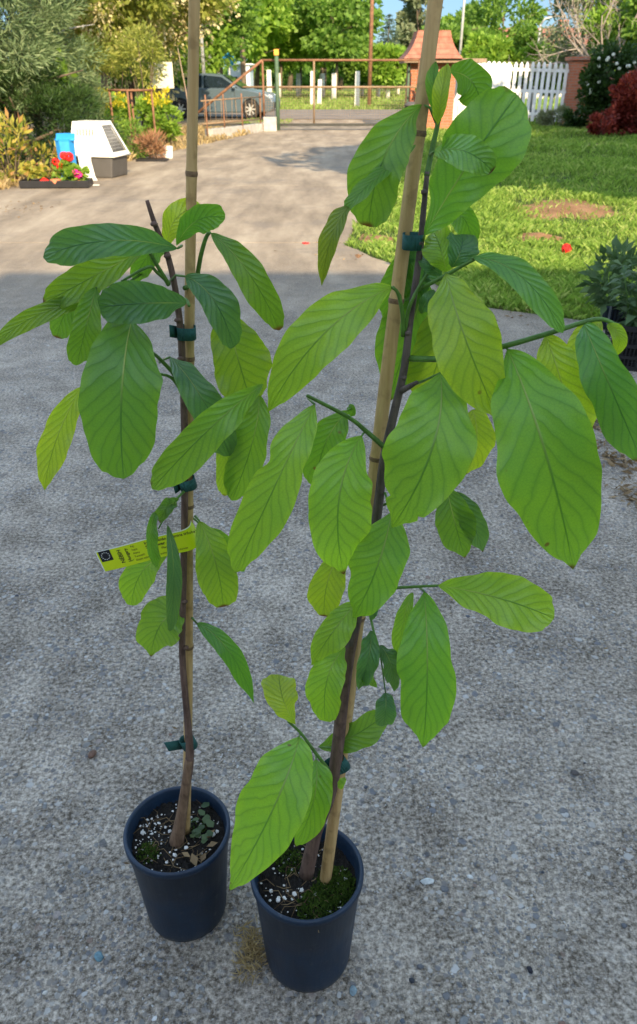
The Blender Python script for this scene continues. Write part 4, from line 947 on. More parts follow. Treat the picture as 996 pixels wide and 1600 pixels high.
# rose, barberry, low shrubs right
rb_ = shrub('rose_bush', 944, 190, 24.4, (.86, .7, .95), 1.15, 9000, .11, 1.5, 'f_dark', 'dark green bush covered with white roses beside the brick pier', 151, 50, 8, .1, None, None, csize=.32, shell=.5)
rg = random.Random(19)
for k in range(34):
    a = -math.pi / 2 + (rg.random() - .5) * 2.4; e = (rg.random() - .35) * 1.3; c = Vector((1.02 * .86 * math.cos(a) * math.cos(e), 1.05 * .78 * math.sin(a) * math.cos(e), 1.15 + 1.0 * math.sin(e)))
    q = MB()
    for m_ in range(16):
        u = Vector((rg.gauss(0, 1), rg.gauss(0, 1) - .6, rg.gauss(0, 1))).normalized(); p = c + u * .035; t = u.orthogonal().normalized() * .03; b2 = u.cross(t).normalized() * .03; q.face([p + t, p + b2, p - t, p - b2])
    q.build('rose', M['petalwhite'], rb_, normals=False)
shrub('barberry_bush', 985, 200, 22.6, (.85, .7, .72), .72, 7500, .10, 1.8, 'f_red', 'dark red barberry bush at the right edge of the lawn', 152, 40, 10, .6, None, None, csize=.3, shell=.5)
shrub('barberry_bush', 938, 205, 21.9, (.32, .25, .22), .3, 1100, .10, 2, 'f_red', 'low bright red arching shoots in front of the barberry bush', 153, 14, 8, .8, None, None, csize=.4)
shrub('grey_shrub', 868, 200, 26.2, (.75, .4, .28), .26, 2600, .10, 4, 'f_grey', 'low grey lavender like shrub at the foot of the picket gate', 154, 20, 8, .6)
shrub('dark_shrub', 897, 200, 25.4, (.28, .3, .3), .28, 1800, .09, 2, 'f_dark', 'small dark green shrub at the foot of the brick pier', 155, 20, 6, .5)
shrub('dark_shrub', 1015, 150, 25.5, (1.0, .8, 1.3), 1.4, 9000, .12, 1.6, 'f_dark', 'tall dark shrub behind the barberry at the right edge', 156, 50, 6, .3)
shrub('gatehouse_vine', 655, 200, 25.0, (.16, .12, .42), .9, 420, .08, 1.5, 'f_green', 'thin leafy climber on the front of the brick gatehouse', 157, 10, 3, .2, stemr=.008)

# ------------------------------------------------------------------ black crate with plants, right
kx = empty('black_crate', (1.86, 4.02, 0), R(-21), 'black ventilated plastic crate full of young plants at the right edge', 'crate')
q = MB(); cw, cdp, ch = .31, .21, .23
for s in (-1, 1):
    for z in (.012, .07, .13, ch - .012):
        q.box((0, s * cdp, z), (cw * 2, .012, .018 if z in (.07, .13) else .026)); q.box((s * cw, 0, z), (.012, cdp * 2, .018 if z in (.07, .13) else .026))
    for k in range(33):
        q.box((-cw + cw * 2 * k / 32, s * cdp, ch / 2), (.006, .008, ch))
    for k in range(23):
        q.box((s * cw, -cdp + cdp * 2 * k / 22, ch / 2), (.008, .006, ch))
for z in range(18): q.box((0, -cdp + .002, .012 + z * .0105), (cw * 2, .004, .003)); q.box((-cw + .002, 0, .012 + z * .0105), (.004, cdp * 2, .003))
q.box((0, 0, .01), (cw * 2 - .01, cdp * 2 - .01, .012)); q.build('sides', M['blackplastic'], kx)
rg = random.Random(4); ci = 0
clabs = ['young leafy plant in the crate corner nearest the lawn', 'young leafy plant in the crate corner nearest the camera', 'young leafy plant in the middle of the crate back row', 'young leafy plant in the middle of the crate front row', 'young leafy plant at the back right of the crate', 'young leafy plant at the front right of the crate']
for i, dx in enumerate((-.19, .0, .2)):
    for j, dy in enumerate((.10, -.10)):
        wp = kx.matrix_basis @ Vector((dx, dy, .02)) if False else Matrix.Rotation(R(-21), 4, 'Z') @ Vector((dx, dy, 0)) + Vector((1.86, 4.02, 0))
        o = empty('young_plant', (wp.x, wp.y, .02), rg.random() * 3, clabs[ci], 'potted plant', 'young plants in the black crate'); ci += 1
        q = MB(); q.lathe([(0, 0), (.055, 0), (.075, .15), (.08, .15), (.08, .14), (.07, .12), (0, .12)], (0, 0, 0), 16); q.build('pot', M['blackplastic'], o, True)
        q = MB(); lv = MB()
        for k in range(6):
            a = k * 1.1 + rg.random(); h = .2 + .22 * rg.random(); e = Vector((math.cos(a) * .1, math.sin(a) * .1, .12 + h))
            q.tube([(0, 0, .12), (e.x * .4, e.y * .4, .12 + h * .5), e], [.004, .003, .002], 5)
            for m_ in range(13):
                t = .15 + .85 * m_ / 12; p = Vector((0, 0, .12)).lerp(e, t); b = rg.random() * 6.28; L = .07 + .06 * rg.random(); wd = L * .22
                d = Vector((math.cos(b), math.sin(b), .15)); s_ = Vector((-math.sin(b), math.cos(b), 0))
                p1 = p + d * L * .45 + Vector((0, 0, .012)); p2 = p + d * L + Vector((0, 0, -.03 * rg.random() - .01))
                lv.face([p, p1 - s_ * wd, p2, p1 + s_ * wd])
        q.build('stems', M['twig'], o, True); lv.build('foliage', M['f_crate'] if 'f_crate' in M else M.setdefault('f_crate', foliage_mat('tomato_foliage', (.06, .12, .05), (.13, .21, .09), .3, 20, .6)), o, normals=False)
o = empty('young_plant', (1.80, 4.66, -.02), .4, 'dark pot with a leafy plant standing on the lawn edge behind the crate', 'potted plant')
q = MB(); q.lathe([(0, 0), (.06, 0), (.075, .17), (.08, .17), (.07, .14), (0, .14)], (0, 0, 0), 16); q.build('pot', M['pot'], o, True)
rng = np.random.default_rng(77); p, d = crown_points(260, (0, 0, .31), (.13, .13, .14), 14, rng, .5); v, f = cards(p, .09, 2.4, rng, d, .6); link_mesh('foliage', np_mesh('foliage', v, f), M['f_crate'], o)
# red flower fallen in the grass, petals and litter
o = empty('red_flower', tuple(G(884, 398) + Vector((0, 0, .03))), 0, 'bright red flower head lying in the lawn grass', 'flower'); flower_head(o, (0, 0, .02), .045, 'red', 5)
o = MB().ball((0, 0, .008), .03, sq=(1.3, .8, .3), jit=.5).build('red_petal', M['red']); o.location = G(478, 381); tag(o, 'small fallen red petal on the sunlit driveway', 'petal')
def litter(name, spots, sz, m, seed, lab, cat='leaf litter'):
    rng = np.random.default_rng(seed); P_ = []
    for cx, cyy, rx, ry, n in spots:
        P_.append(np.stack([cx + rx * rng.normal(size=n), cyy + ry * rng.normal(size=n), np.full(n, .004) + .01 * rng.random(n)], 1))
    p = np.concatenate(P_); d = rng.normal(size=(len(p), 3)); d[:, 2] *= .15; v, f = cards(p, sz, 3.5, rng, d, 0); v[:, 2] = np.maximum(v[:, 2], .003)
    o = link_mesh(name, np_mesh(name, v, f), m); tag(o, lab, cat, kind='stuff'); return o
def gp(px, py, rx, ry, n): c = G(px, py); return (c.x, c.y, rx, ry, n)
litter('leaf_litter', [gp(930, 660, .03, .10, 120), gp(965, 720, .035, .08, 120), gp(990, 775, .04, .06, 80), gp(912, 615, .03, .15, 90), gp(975, 660, .12, .2, 80), gp(20, 327, .25, .3, 120), gp(640, 455, .15, .1, 20), gp(860, 490, .5, .12, 120), gp(560, 395, .3, .3, 40)], .035, M['litter'], 12, 'dry brown leaf scraps scattered on the concrete edge')
litter('straw_bits', [(0, 1.4, 1.0, .7, 46), gp(500, 720, .3, .3, 12), gp(900, 1000, .3, .3, 22), gp(150, 900, .3, .4, 14)], .014, M['litter'], 13, 'tiny straw and twig bits scattered over the concrete')
# loose grit
def grit():
    rg = random.Random(77); q = MB()
    for k in range(620):
        y_ = .45 + 3.6 * rg.random() ** 1.6; x_ = (rg.random() - .5) * (1.2 + y_ * .8)
        if math.hypot(x_ - potL.x, y_ - .885) < .095 or math.hypot(x_ - potR.x, y_ - .80) < .095: continue
        r_ = .0012 + .0045 * rg.random() ** 3; q.ball((x_, y_, r_ * .2), r_, sq=(1 + rg.random() * .6, .8 + .4 * rg.random(), .5), jit=.5, rng=rg, sub=1)
    m = NT('grit_stone'); g = m.n('ShaderNodeNewGeometry')
    m.base(m.ramp(g.outputs['Random Per Island'], [(0, (.03, .035, .045)), (.3, (.10, .115, .14)), (.5, (.20, .16, .11)), (.7, (.30, .28, .25)), (.9, (.62, .60, .55)), (1, (.16, .07, .04))]), .75)
    tag(q.build('loose_grit', m.mat, smooth=True), 'tiny loose stones and grit scattered over the concrete', 'grit', kind='stuff')
# dry moss clump by the right pot
grit()
c = G(392, 1492); rng = np.random.default_rng(15); n = 420
p = np.stack([c.x + .012 * rng.normal(size=n), c.y + .026 * rng.normal(size=n), .004 + .012 * rng.random(n)], 1); d = rng.normal(size=(n, 3)); d[:, 2] = abs(d[:, 2]) * .4
v, f = cards(p, .016, 7, rng, d, 0); v[:, 2] = np.maximum(v[:, 2], .002); tag(link_mesh('dry_tuft', np_mesh('dry_tuft', v, f), M['drygrass']), 'tuft of dry straw lying on the concrete against the right pot', 'tuft')
def pebble(px, py, r, colr, lab, seed, flat=.5, name='pebble', el=1.3):
    c = G(px, py); q = MB(); rg = random.Random(seed); q.ball((0, 0, r * flat * .75), r, sq=(el, .9, flat), jit=.3, rng=rg, sub=2)
    o = q.build(name, mat('stone_' + str(seed), colr, .7, vary=.3, scale=150, bump=.001), smooth=True); o.location = (c.x, c.y, 0); o.rotation_euler = (0, 0, rg.random() * 3); tag(o, lab, 'stone' if name == 'pebble' else 'clod')
pebble(145, 1181, .0095, (.16, .09, .06), 'reddish brown clod of earth on the concrete left of the pots', 201, .7, 'clod')
pebble(828, 1516, .0055, (.02, .02, .03), 'small black pebble set in the concrete at the lower right', 202)
pebble(668, 1378, .008, (.5, .52, .5), 'elongated pale pebble right of the right pot', 203, .25, el=1.8)
pebble(735, 1371, .005, (.65, .65, .62), 'small white pebble in the concrete right of the elongated pale one', 204, .4)
pebble(552, 1548, .007, (.22, .3, .33), 'blue grey flat pebble just right of the right pot foot', 205, .25)
pebble(898, 1208, .008, (.09, .08, .075), 'dark earthy pebble in the middle right of the concrete', 206, .4)
pebble(242, 1592, .004, (.7, .7, .68), 'tiny white pebble at the bottom edge left of centre', 207, .4)
pebble(155, 1495, .008, (.12, .22, .26), 'blue grey flat pebble at the lower left', 208, .2)

# ------------------------------------------------------------------ the two potted saplings
def leafmesh(base, mid, tip, wpx, dyb=0, dym=None, dyt=0, Yf=None, a=.8, b=.68, roll=0., cup=.2, wave=.075, asym=1.0, seed=0, pet=None, blunt=False, petdy=None, twist=0., nfreq=3.0, notch=()):
    rg = random.Random(seed)
    pb, pt = P(base[0], base[1], Yf(base[1]) + dyb), P(tip[0], tip[1], Yf(tip[1]) + dyt)
    if dym is None: dym = (dyb + dyt) / 2 - .012
    dym -= .016 * min(1.5, math.dist(base, tip) / 200)
    pm = P(mid[0], mid[1], Yf(mid[1]) + dym); ctl = pm * 2 - (pb + pt) * .5
    camp = Vector((0, 0, CAMH)); depth = (pm - camp).dot(Vector((0, cp, -sp)))
    hw = wpx / F * depth / 2
    NV, NU = 44, 14
    if b >= .6 and b < .8: b = b + .2
    a = a * 1.25 if not blunt else a
    pk = a / (a + b); norm = pk ** a * (1 - pk) ** b
    V = []; UV = []; ph = rg.random() * 6; ph2 = rg.random() * 6
    for i in range(NV + 1):
        t = i / NV
        c = pb * (1 - t) ** 2 + ctl * 2 * t * (1 - t) + pt * t * t
        tan = ((ctl - pb) * (1 - t) + (pt - ctl) * t).normalized()
        view = (c - camp).normalized(); side = tan.cross(view).normalized(); nrm = side.cross(tan).normalized()   # towards camera or away
        if nrm.dot(view) > 0: nrm = -nrm
        ang = roll + twist * (t - .5); side, nrm = side * math.cos(ang) + nrm * math.sin(ang), nrm * math.cos(ang) - side * math.sin(ang)
        tt = min(max(t, 1e-4), 1 - 1e-4)
        pr = tt ** a * (1 - tt) ** b / norm
        if blunt: pr = max(pr, (1 - ((tt - .5) / .5) ** 4) ** .5 * .74 if tt < .5 else pr)
        # drawn out tip
        if t > .93: pr *= .85
        if b >= .8 and t > .78: pr *= 1 - .28 * ((t - .78) / .22) ** 1.5
        pr0 = pr
        pr = max(pr, .012)
        for j in range(NU + 1):
            s = j / NU * 2 - 1; pr = pr0
            for (sd_, t0, dp, wd_) in notch:
                if s * sd_ > 0: pr *= 1 - dp * math.exp(-((t - t0) / wd_) ** 2)
            k = (asym if s > 0 else 2 - asym)
            e = 1 + (.022 * math.sin(t * 23 + ph + s * 2) + .012 * math.sin(t * 47 + ph2 + s) + .055 * math.sin(t * 10.5 + ph * 2 + (2.2 if s > 0 else 0))) * abs(s)
            x = s * hw * pr * k * e / max(.45, math.cos(min(abs(roll), 1.1)))
            z = cup * hw * (abs(s) ** 1.6) * pr + wave * hw * 2 * (abs(s) ** 2) * math.sin(t * nfreq * 6.28 + ph + (1.8 if s > 0 else 0)) * min(1, pr * 1.5)
            z +=   .016 * hw * math.sin(t * 10.5 * 6.28 - abs(s) * 15) * abs(s) * (1 - abs(s)) * 2
            V.append(c + side * x + nrm * z); UV.append((s * .5 + .5, t))
    F_ = []
    for i in range(NV):
        for j in range(NU):
            q0 = i * (NU + 1) + j; F_.append((q0, q0 + 1, q0 + NU + 2, q0 + NU + 1))
    return V, UV, F_, pb
def add_leaf(root, org, spec, seed, Yf, colr):
    kw = dict(spec[4]) if len(spec) > 4 else {}
    pet = kw.pop('pet', None); petdy = kw.pop('pdy', None); c = kw.pop('c', None); lab = kw.pop('lab', None); pl = kw.get('pet')
    rq = random.Random(seed * 7 + 3); kw.setdefault('roll', (rq.random() - .5) * .6); kw.setdefault('twist', (rq.random() - .5) * 1.3); kw.setdefault('asym', 1 + (rq.random() - .5) * .16)
    V, UV, F_, pb = leafmesh(spec[0], spec[1], spec[2], spec[3], Yf=Yf, seed=seed, **kw)
    nf = len(F_)
    if pet:
        mb = MB(); e = P(pet[-1][0], pet[-1][1], Yf(pet[-1][1]) + (petdy or 0)); pts = [pb]
        dyb = kw.get('dyb', 0)
        for k, (x, y) in enumerate(pet[:-1]): pts.append(P(x, y, Yf(y) + dyb + ((petdy or 0) - dyb) * (k + 1) / len(pet)))
        pts.append(e); mb.tube(pts, [.0011] + [.0014] * (len(pts) - 2) + [.0019] if len(pts) > 2 else [.0011, .0018], 6, cap=True)
        n0 = len(V); V = V + [Vector(p) for p in mb.v]; F_ = F_ + [tuple(n0 + i for i in f) for f in mb.f]
        UV = UV + [(0, 0)] * len(mb.v)
    me = bpy.data.meshes.new('leaf'); me.from_pydata([tuple(v - org) for v in V], [], F_)
    uvl = me.uv_layers.new(name='UVMap')
    for lp in me.loops: uvl.data[lp.index].uv = UV[lp.vertex_index]
    o = link_mesh('leaf', me, [M['leaf'], M['twig']], root, True)
    for i in range(nf, len(F_)): me.polygons[i].material_index = 1
    cc = c or colr; rg = random.Random(seed * 3 + 1); k = .9 + .2 * rg.random()
    if c and c not in (BR, YL_, DK, MD): k *= 1.4
    o.color = (cc[0] * k * (.92 + .16 * rg.random()), cc[1] * k, cc[2] * k, 1)
    if lab: o['label'] = lab
    return o
BR = (.235, .45, .055); YL_ = (.30, .46, .05); DK = (.085, .215, .085); MD = (.13, .30, .045); LB = (.16, .31, .045)  # DK: dark green with the sky sheen put into its grey-blue
YR = lambda py: .80 + (1360 - py) / 1360 * .08
YLf = lambda py: .885

def plant_base(name, cx, cyy, rt, rb, h, label, zs, seed, moss):
    o = empty(name, (cx, cyy, 0), 0, label, 'potted tree'); rg = random.Random(seed)
    q = MB(); t = .0025
    q.lathe([(0, .004), (rb - .012, .004), (rb - .006, 0), (rb, .003), (rb + .0015, .012), (rb + (rt - rb) * .5, h * .5), (rt - .001, h - .016), (rt + .0028, h - .0145), (rt + .0032, h - .003), (rt + .0015, h), (rt - .002, h + .0004), (rt - .0042, h - .003), (rt - .007, h - .02), (rt - .012, zs - .02), (0, zs - .02)], (0, 0, 0), 72)
    q.build('pot', M['pot'], o, True)
    # soil: rough disc
    rng = np.random.default_rng(seed); n = 70; rr_ = rt - .0085
    g = np.linspace(-rr_, rr_, n); xx, yy = np.meshgrid(g, g); r = np.sqrt(xx ** 2 + yy ** 2)
    k = np.where(r > rr_, rr_ / np.maximum(r, 1e-6), 1); xx = xx * k; yy = yy * k
    zz = zs + .003 * np.sin(xx * 90 + 1) * np.sin(yy * 80) + .0025 * rng.normal(size=xx.shape) + .006 * np.exp(-(xx ** 2 + yy ** 2) / .0008)
    i = np.arange(n * n).reshape(n, n); f = np.stack([i[:-1, :-1].ravel(), i[:-1, 1:].ravel(), i[1:, 1:].ravel(), i[1:, :-1].ravel()], 1)
    so_ = link_mesh('soil', np_mesh('soil', np.stack([xx.ravel(), yy.ravel(), zz.ravel()], 1), f), M['soil'], o, True)
    q = MB()
    for k in range(150 if seed == 1 else 90):
        a = rg.random() * 6.28; rad = (rt - .014) * rg.random() ** .5; s = .0009 + .0016 * rg.random() ** 2; cl = rg.random() < .4
        x, y = rad * math.cos(a), rad * math.sin(a)
        if seed == 1 and cl: x, y = -.045 + rg.gauss(0, .018), .012 + rg.gauss(0, .02)
        if math.hypot(x, y) > rt - .013: continue
        q.ball((x, y, zs + .003), s, jit=.5, rng=rg, sub=1, sq=(1.2, 1, .8))
    for k in range(9 if seed == 1 else 7):
        a = rg.random() * 6.28; rad = (rt - .02) * rg.random() ** .5; q.ball((rad * math.cos(a), rad * math.sin(a), zs + .004), .0032 + .0012 * rg.random(), jit=.5, rng=rg, sub=1)
    pe = q.build('perlite', M['perlite'], o); pe['kind'] = 'stuff'
    P_ = []
    for (mx, my, mr, mn) in moss:
        ang = rng.random(mn) * 6.28; rad = mr * np.sqrt(rng.random(mn)); P_.append(np.stack([mx + rad * np.cos(ang), my + rad * np.sin(ang), zs + .001 + .006 * (1 - (rad / mr) ** 2)], 1))
    p = np.concatenate(P_); p = p[np.hypot(p[:, 0], p[:, 1]) < rt - .011]; v, f = cards(p, .0055, 2.2, rng, np.tile([0, 0, 1.], (len(p), 1)), .7)
    ms = link_mesh('moss', np_mesh('moss', v, f), M['moss'], o); ms['kind'] = 'stuff'
    # dead roots and scraps
    q = MB()
    for k in range(46):
        a = rg.random() * 6.28; rad = (rt - .03) * rg.random() ** .5; p = Vector((rad * math.cos(a), rad * math.sin(a), zs + .004)); b = rg.random() * 6.28; L = .012 + .03 * rg.random()
        m_ = p + Vector((math.cos(b) * L / 2, math.sin(b) * L / 2, .004)); e = p + Vector((math.cos(b + .5) * L, math.sin(b + .5) * L, 0)); q.tube([p, m_, e], .0006, 4)
    rt_ = q.build('root_bits', M['litter'], o, True); rt_['kind'] = 'stuff'
    return o
gL = G(280, 1293 + 0) ; 
potL = P(277, 1293, .885); potR = P(480, 1357, .80)
HL_, HR_ = max(.2, min(.26, potL.z)), max(.2, min(.26, potR.z))
rootL = plant_base('potted_sapling', potL.x, .885, .0885, .071, HL_, 'smaller potted sapling on the left with darker leaves and a yellow label', HL_ - .028, 1, [(-.045, -.03, .02, 400), (.03, .02, .02, 120)])
rootR = plant_base('potted_sapling', potR.x, .80, .0895, .073, HR_, 'larger potted sapling on the right with bright light green leaves', HR_ - .034, 2, [(.045, -.01, .036, 2200), (.015, -.045, .03, 1100), (-.03, .035, .025, 500)])
oL, oR = Vector(rootL.location), Vector(rootR.location)
# clover like weeds in the left pot
rg = random.Random(6); q = MB()
for k in range(20):
    x, y = .04 + rg.gauss(0, .014), .012 + rg.gauss(0, .016)
    if math.hypot(x, y) > .074: continue
    z = HL_ - .016 + .006 * rg.random(); a = rg.random() * 6; s = .0055 + .004 * rg.random(); u = Vector((math.cos(a), math.sin(a), .2)) * s; v_ = Vector((-math.sin(a), math.cos(a), .1)) * s * .8; c = Vector((x, y, z))
    q.face([c - u, c - u * .3 - v_, c + u * .8 - v_ * .6, c + u, c + u * .8 + v_ * .6, c - u * .3 + v_])
q.build('weed_leaves', M['weed'], rootL, normals=False)['kind'] = 'stuff'
q = MB()
for (x, y, s, a) in ((.062, -.02, .010, .3), (.05, -.045, .009, 1.2), (.035, -.05, .013, 2.0), (.055, .0, .012, .8), (.02, -.04, .009, 2.7)):
    u = Vector((math.cos(a), math.sin(a), .15)) * s; v_ = Vector((-math.sin(a), math.cos(a), -.2)) * s * .55; c = Vector((x, y, HL_ - .018))
    q.face([c - u, c - v_, c + u, c + v_ + Vector((0, 0, .003))])
q.build('dead_leaves', M['litter'], rootL, normals=False)['kind'] = 'stuff'

def poly(root, org, name, pts, rads, m, seg=10, smooth=True, sub=4):
    # pts: (px, py, Y)
    W_ = [P(*p) - org for p in pts]; out = []; rr_ = []
    for i in range(len(W_) - 1):
        p0 = W_[max(i - 1, 0)]; p1 = W_[i]; p2 = W_[i + 1]; p3 = W_[min(i + 2, len(W_) - 1)]
        for k in range(sub):
            t = k / sub; out.append(.5 * ((2 * p1) + (p2 - p0) * t + (2 * p0 - 5 * p1 + 4 * p2 - p3) * t * t + (3 * p1 - p0 - 3 * p2 + p3) * t ** 3)); rr_.append(rads[i] + (rads[i + 1] - rads[i]) * t)
    out.append(W_[-1]); rr_.append(rads[-1])
    q = MB(); q.tube(out, rr_, seg); return q.build(name, M[m], root, smooth)
def cane(root, org, pts, r, nodes):
    a, b = P(*pts[0]) - org, P(*pts[1]) - org
    ts = sorted(set([i / 60 for i in range(61)] + [n + d for n in nodes for d in (-.006, -.002, .0, .002, .006)]))
    q = MB(); q.tube([a.lerp(b, t) + Vector((.0015 * math.sin(t * 7), 0, 0)) for t in ts], [(r[0] + (r[1] - r[0]) * t) * (1 + .13 * max(0, 1 - min([abs(t - n) for n in nodes]) / .006)) for t in ts], 16)
    c = q.build('bamboo_cane', M['cane'], root, True)
    for n in nodes:
        p0 = a.lerp(b, n - .0022) + Vector((.0015 * math.sin(n * 7), 0, 0)); p1 = a.lerp(b, n + .0022) + Vector((.0015 * math.sin(n * 7), 0, 0)); rn = (r[0] + (r[1] - r[0]) * n) * 1.13
        q = MB(); q.tube([p0, p0.lerp(p1, .5), p1], [rn * .96, rn * 1.05, rn * .96], 16, cap=False); q.build('cane_node', M['canenode'], c, True)
    return c
def frac(pts, py):   # fraction along the cane at a photo row
    a, b = P(*pts[0]), P(*pts[1]); best = min(range(1001), key=lambda i: abs(proj(a.lerp(b, i / 1000))[1] - py)); return best / 1000
def proj(p):
    d = p - Vector((0, 0, CAMH)); z = d.y * cp - d.z * sp; yv = d.y * sp + d.z * cp
    return 498 + F * d.x / z, 800 - F * yv / z
# canes
cLp = [(291, 1300, .893), (303.5, -70, .893)]; cane(rootL, oL, cLp, (.0072, .0056), [frac(cLp, y) for y in (272, 560, 790, 1010)])
cRp = [(508, 1380, .80), (688.5, -70, .885)]; cane(rootR, oR, cRp, (.0096, .0073), [frac(cRp, y) for y in (208, 470, 716, 965, 1165)])
# stems
YS = .878
poly(rootL, oL, 'trunk', [(278, 1312, .878), (284, 1275, .878), (291, 1230, .876), (297, 1180, .874), (291, 1100, YS), (285, 1020, YS), (287, 900, YS), (289, 760, YS), (288, 650, YS), (284, 540, YS), (277, 470, YS), (264, 405, YS), (243, 352, YS), (230, 313, YS)],
     [.0125, .0085, .0072, .0068, .0050, .0048, .0046, .0045, .0043, .0042, .0036, .0034, .0028, .0020], 'sapbark', 12)
poly(rootL, oL, 'trunk_foot', [(276, 1318, .877), (283, 1278, .876), (290, 1232, .8745), (296, 1186, .8725)], [.0140, .0095, .0080, .0070], 'sapbase', 12)
for (x, y) in ((291, 1012), (289, 940), (291, 855), (283, 560), (278, 500), (262, 400), (241, 350)):
    q = MB(); c = P(x, y, YS - .004) - oL; q.ball(c, .0042, sq=(1, 1, .7), jit=.2, sub=2); q.build('bud', M['sapbark'], rootL, True)
YT = lambda y: YR(y) - .010
stR = [(480, 1362), (494, 1300), (516, 1240), (527, 1170), (534, 1105), (546, 1020), (557, 965), (577, 880), (590, 800), (600, 720), (615, 650), (632, 575), (641, 500), (655, 405), (662, 330), (668, 268)]
poly(rootR, oR, 'trunk', [(x, y, YT(y)) for x, y in stR], [.0115, .0092, .0088, .0086, .0084, .0080, .0072, .0066, .0060, .0055, .0050, .0045, .0041, .0036, .0031, .0025], 'sapbark_dark', 12)
poly(rootR, oR, 'trunk_foot', [(479, 1366, YT(1364)-.001), (494, 1300, YT(1300)-.0015), (516, 1240, YT(1240)-.0015), (528, 1168, YT(1168)-.001), (535, 1098, YT(1098)-.001), (546, 1020, YT(1020)), (557, 966, YT(966)+.001)], [.0122, .0097, .0092, .0090, .0087, .0082, .0077], 'sapbark', 12)
for (x, y) in ((540, 1080), (547, 1040), (631, 590), (638, 520), (655, 380), (663, 300)):
    q = MB(); c = P(x, y, YT(y) - .003) - oR; q.ball(c, .0036, sq=(1, 1, .8), jit=.2, sub=2); q.build('bud', M['sapbark_dark'], rootR, True)
# branches
def br(root, org, pts, r0, r1, m='twig'): poly(root, org, 'branch', pts, [r0 + (r1 - r0) * i / (len(pts) - 1) for i in range(len(pts))], m, 8)
y = YR
br(rootR, oR, [(602, 700, y(700) - .01), (575, 676, y(676) - .03), (545, 652, y(652) - .04), (480, 618, y(620) - .06)], .0034, .0019)
br(rootR, oR, [(588, 932, y(930) - .005), (612, 920, y(920) - .03), (645, 917, y(917) - .05), (684, 915, y(915) - .06)], .0024, .0016)
br(rootR, oR, [(640, 560, y(560) - .01), (700, 560, y(555) - .045), (780, 543, y(543) - .09), (860, 520, y(520) - .10), (930, 499, y(500) - .10), (958, 505, y(505) - .10), (971, 512, y(508) - .10)], .0036, .0016)
br(rootR, oR, [(514, 1203, y(1200) - .02), (490, 1172, y(1170) - .04), (470, 1145, y(1145) - .05), (450, 1127, y(1130) - .05)], .0028, .0016)
br(rootR, oR, [(578, 958, y(960) - .01), (584, 985, y(985) - .03), (594, 1020, y(1020) - .04), (603, 1085, y(1085) - .045)], .0018, .0008)
br(rootR, oR, [(655, 452, y(450) - .01), (690, 434, y(435) - .04), (718, 418, y(418) - .06), (748, 402, y(402) - .08)], .0026, .0016)
br(rootR, oR, [(628, 610, y(610) - .01), (640, 604, y(605) - .03), (652, 597, y(600) - .04)], .0045, .0020, 'sapbark_dark')
br(rootR, oR, [(667, 275, y(275) - .01), (674, 240, y(240) - .005), (683, 200, y(200) - .005), (687, 180, y(180) - .005)], .0030, .0022)
br(rootR, oR, [(630, 525, y(525) - .01), (629, 490, y(490) - .02), (622, 458, y(458) - .03), (612, 449, y(449) - .035)], .0026, .0016)
br(rootR, oR, [(633, 520, y(520) - .01), (640, 480, y(480) - .02), (660, 440, y(440) - .02), (690, 400, y(400) - .03)], .0024, .0014)
br(rootL, oL, [(284, 612, .872), (272, 585, .86), (252, 563, .85), (240, 552, .84)], .0030, .0018)
br(rootL, oL, [(283, 610, .872), (268, 590, .86), (248, 584, .85)], .0024, .0014)
br(rootL, oL, [(264, 445, .872), (252, 425, .865), (240, 405, .86), (233, 392, .85)], .0028, .0018)
br(rootL, oL, [(262, 440, .872), (245, 425, .86), (232, 417, .85), (190, 440, .84)], .0022, .0014)
br(rootL, oL, [(276, 475, .872), (290, 468, .865), (296, 478, .85)], .0026, .0016)
br(rootL, oL, [(308, 435, .900), (314, 400, .895), (322, 372, .89), (328, 363, .885)], .0028, .0020)
br(rootL, oL, [(289, 450, .88), (300, 445, .90), (308, 436, .90)], .0028, .0026)
br(rootL, oL, [(288, 768, .872), (276, 780, .86), (262, 800, .85), (248, 826, .845)], .0018, .0010)
br(rootL, oL, [(289, 800, .90), (305, 812, .895), (316, 822, .89)], .0016, .0012)

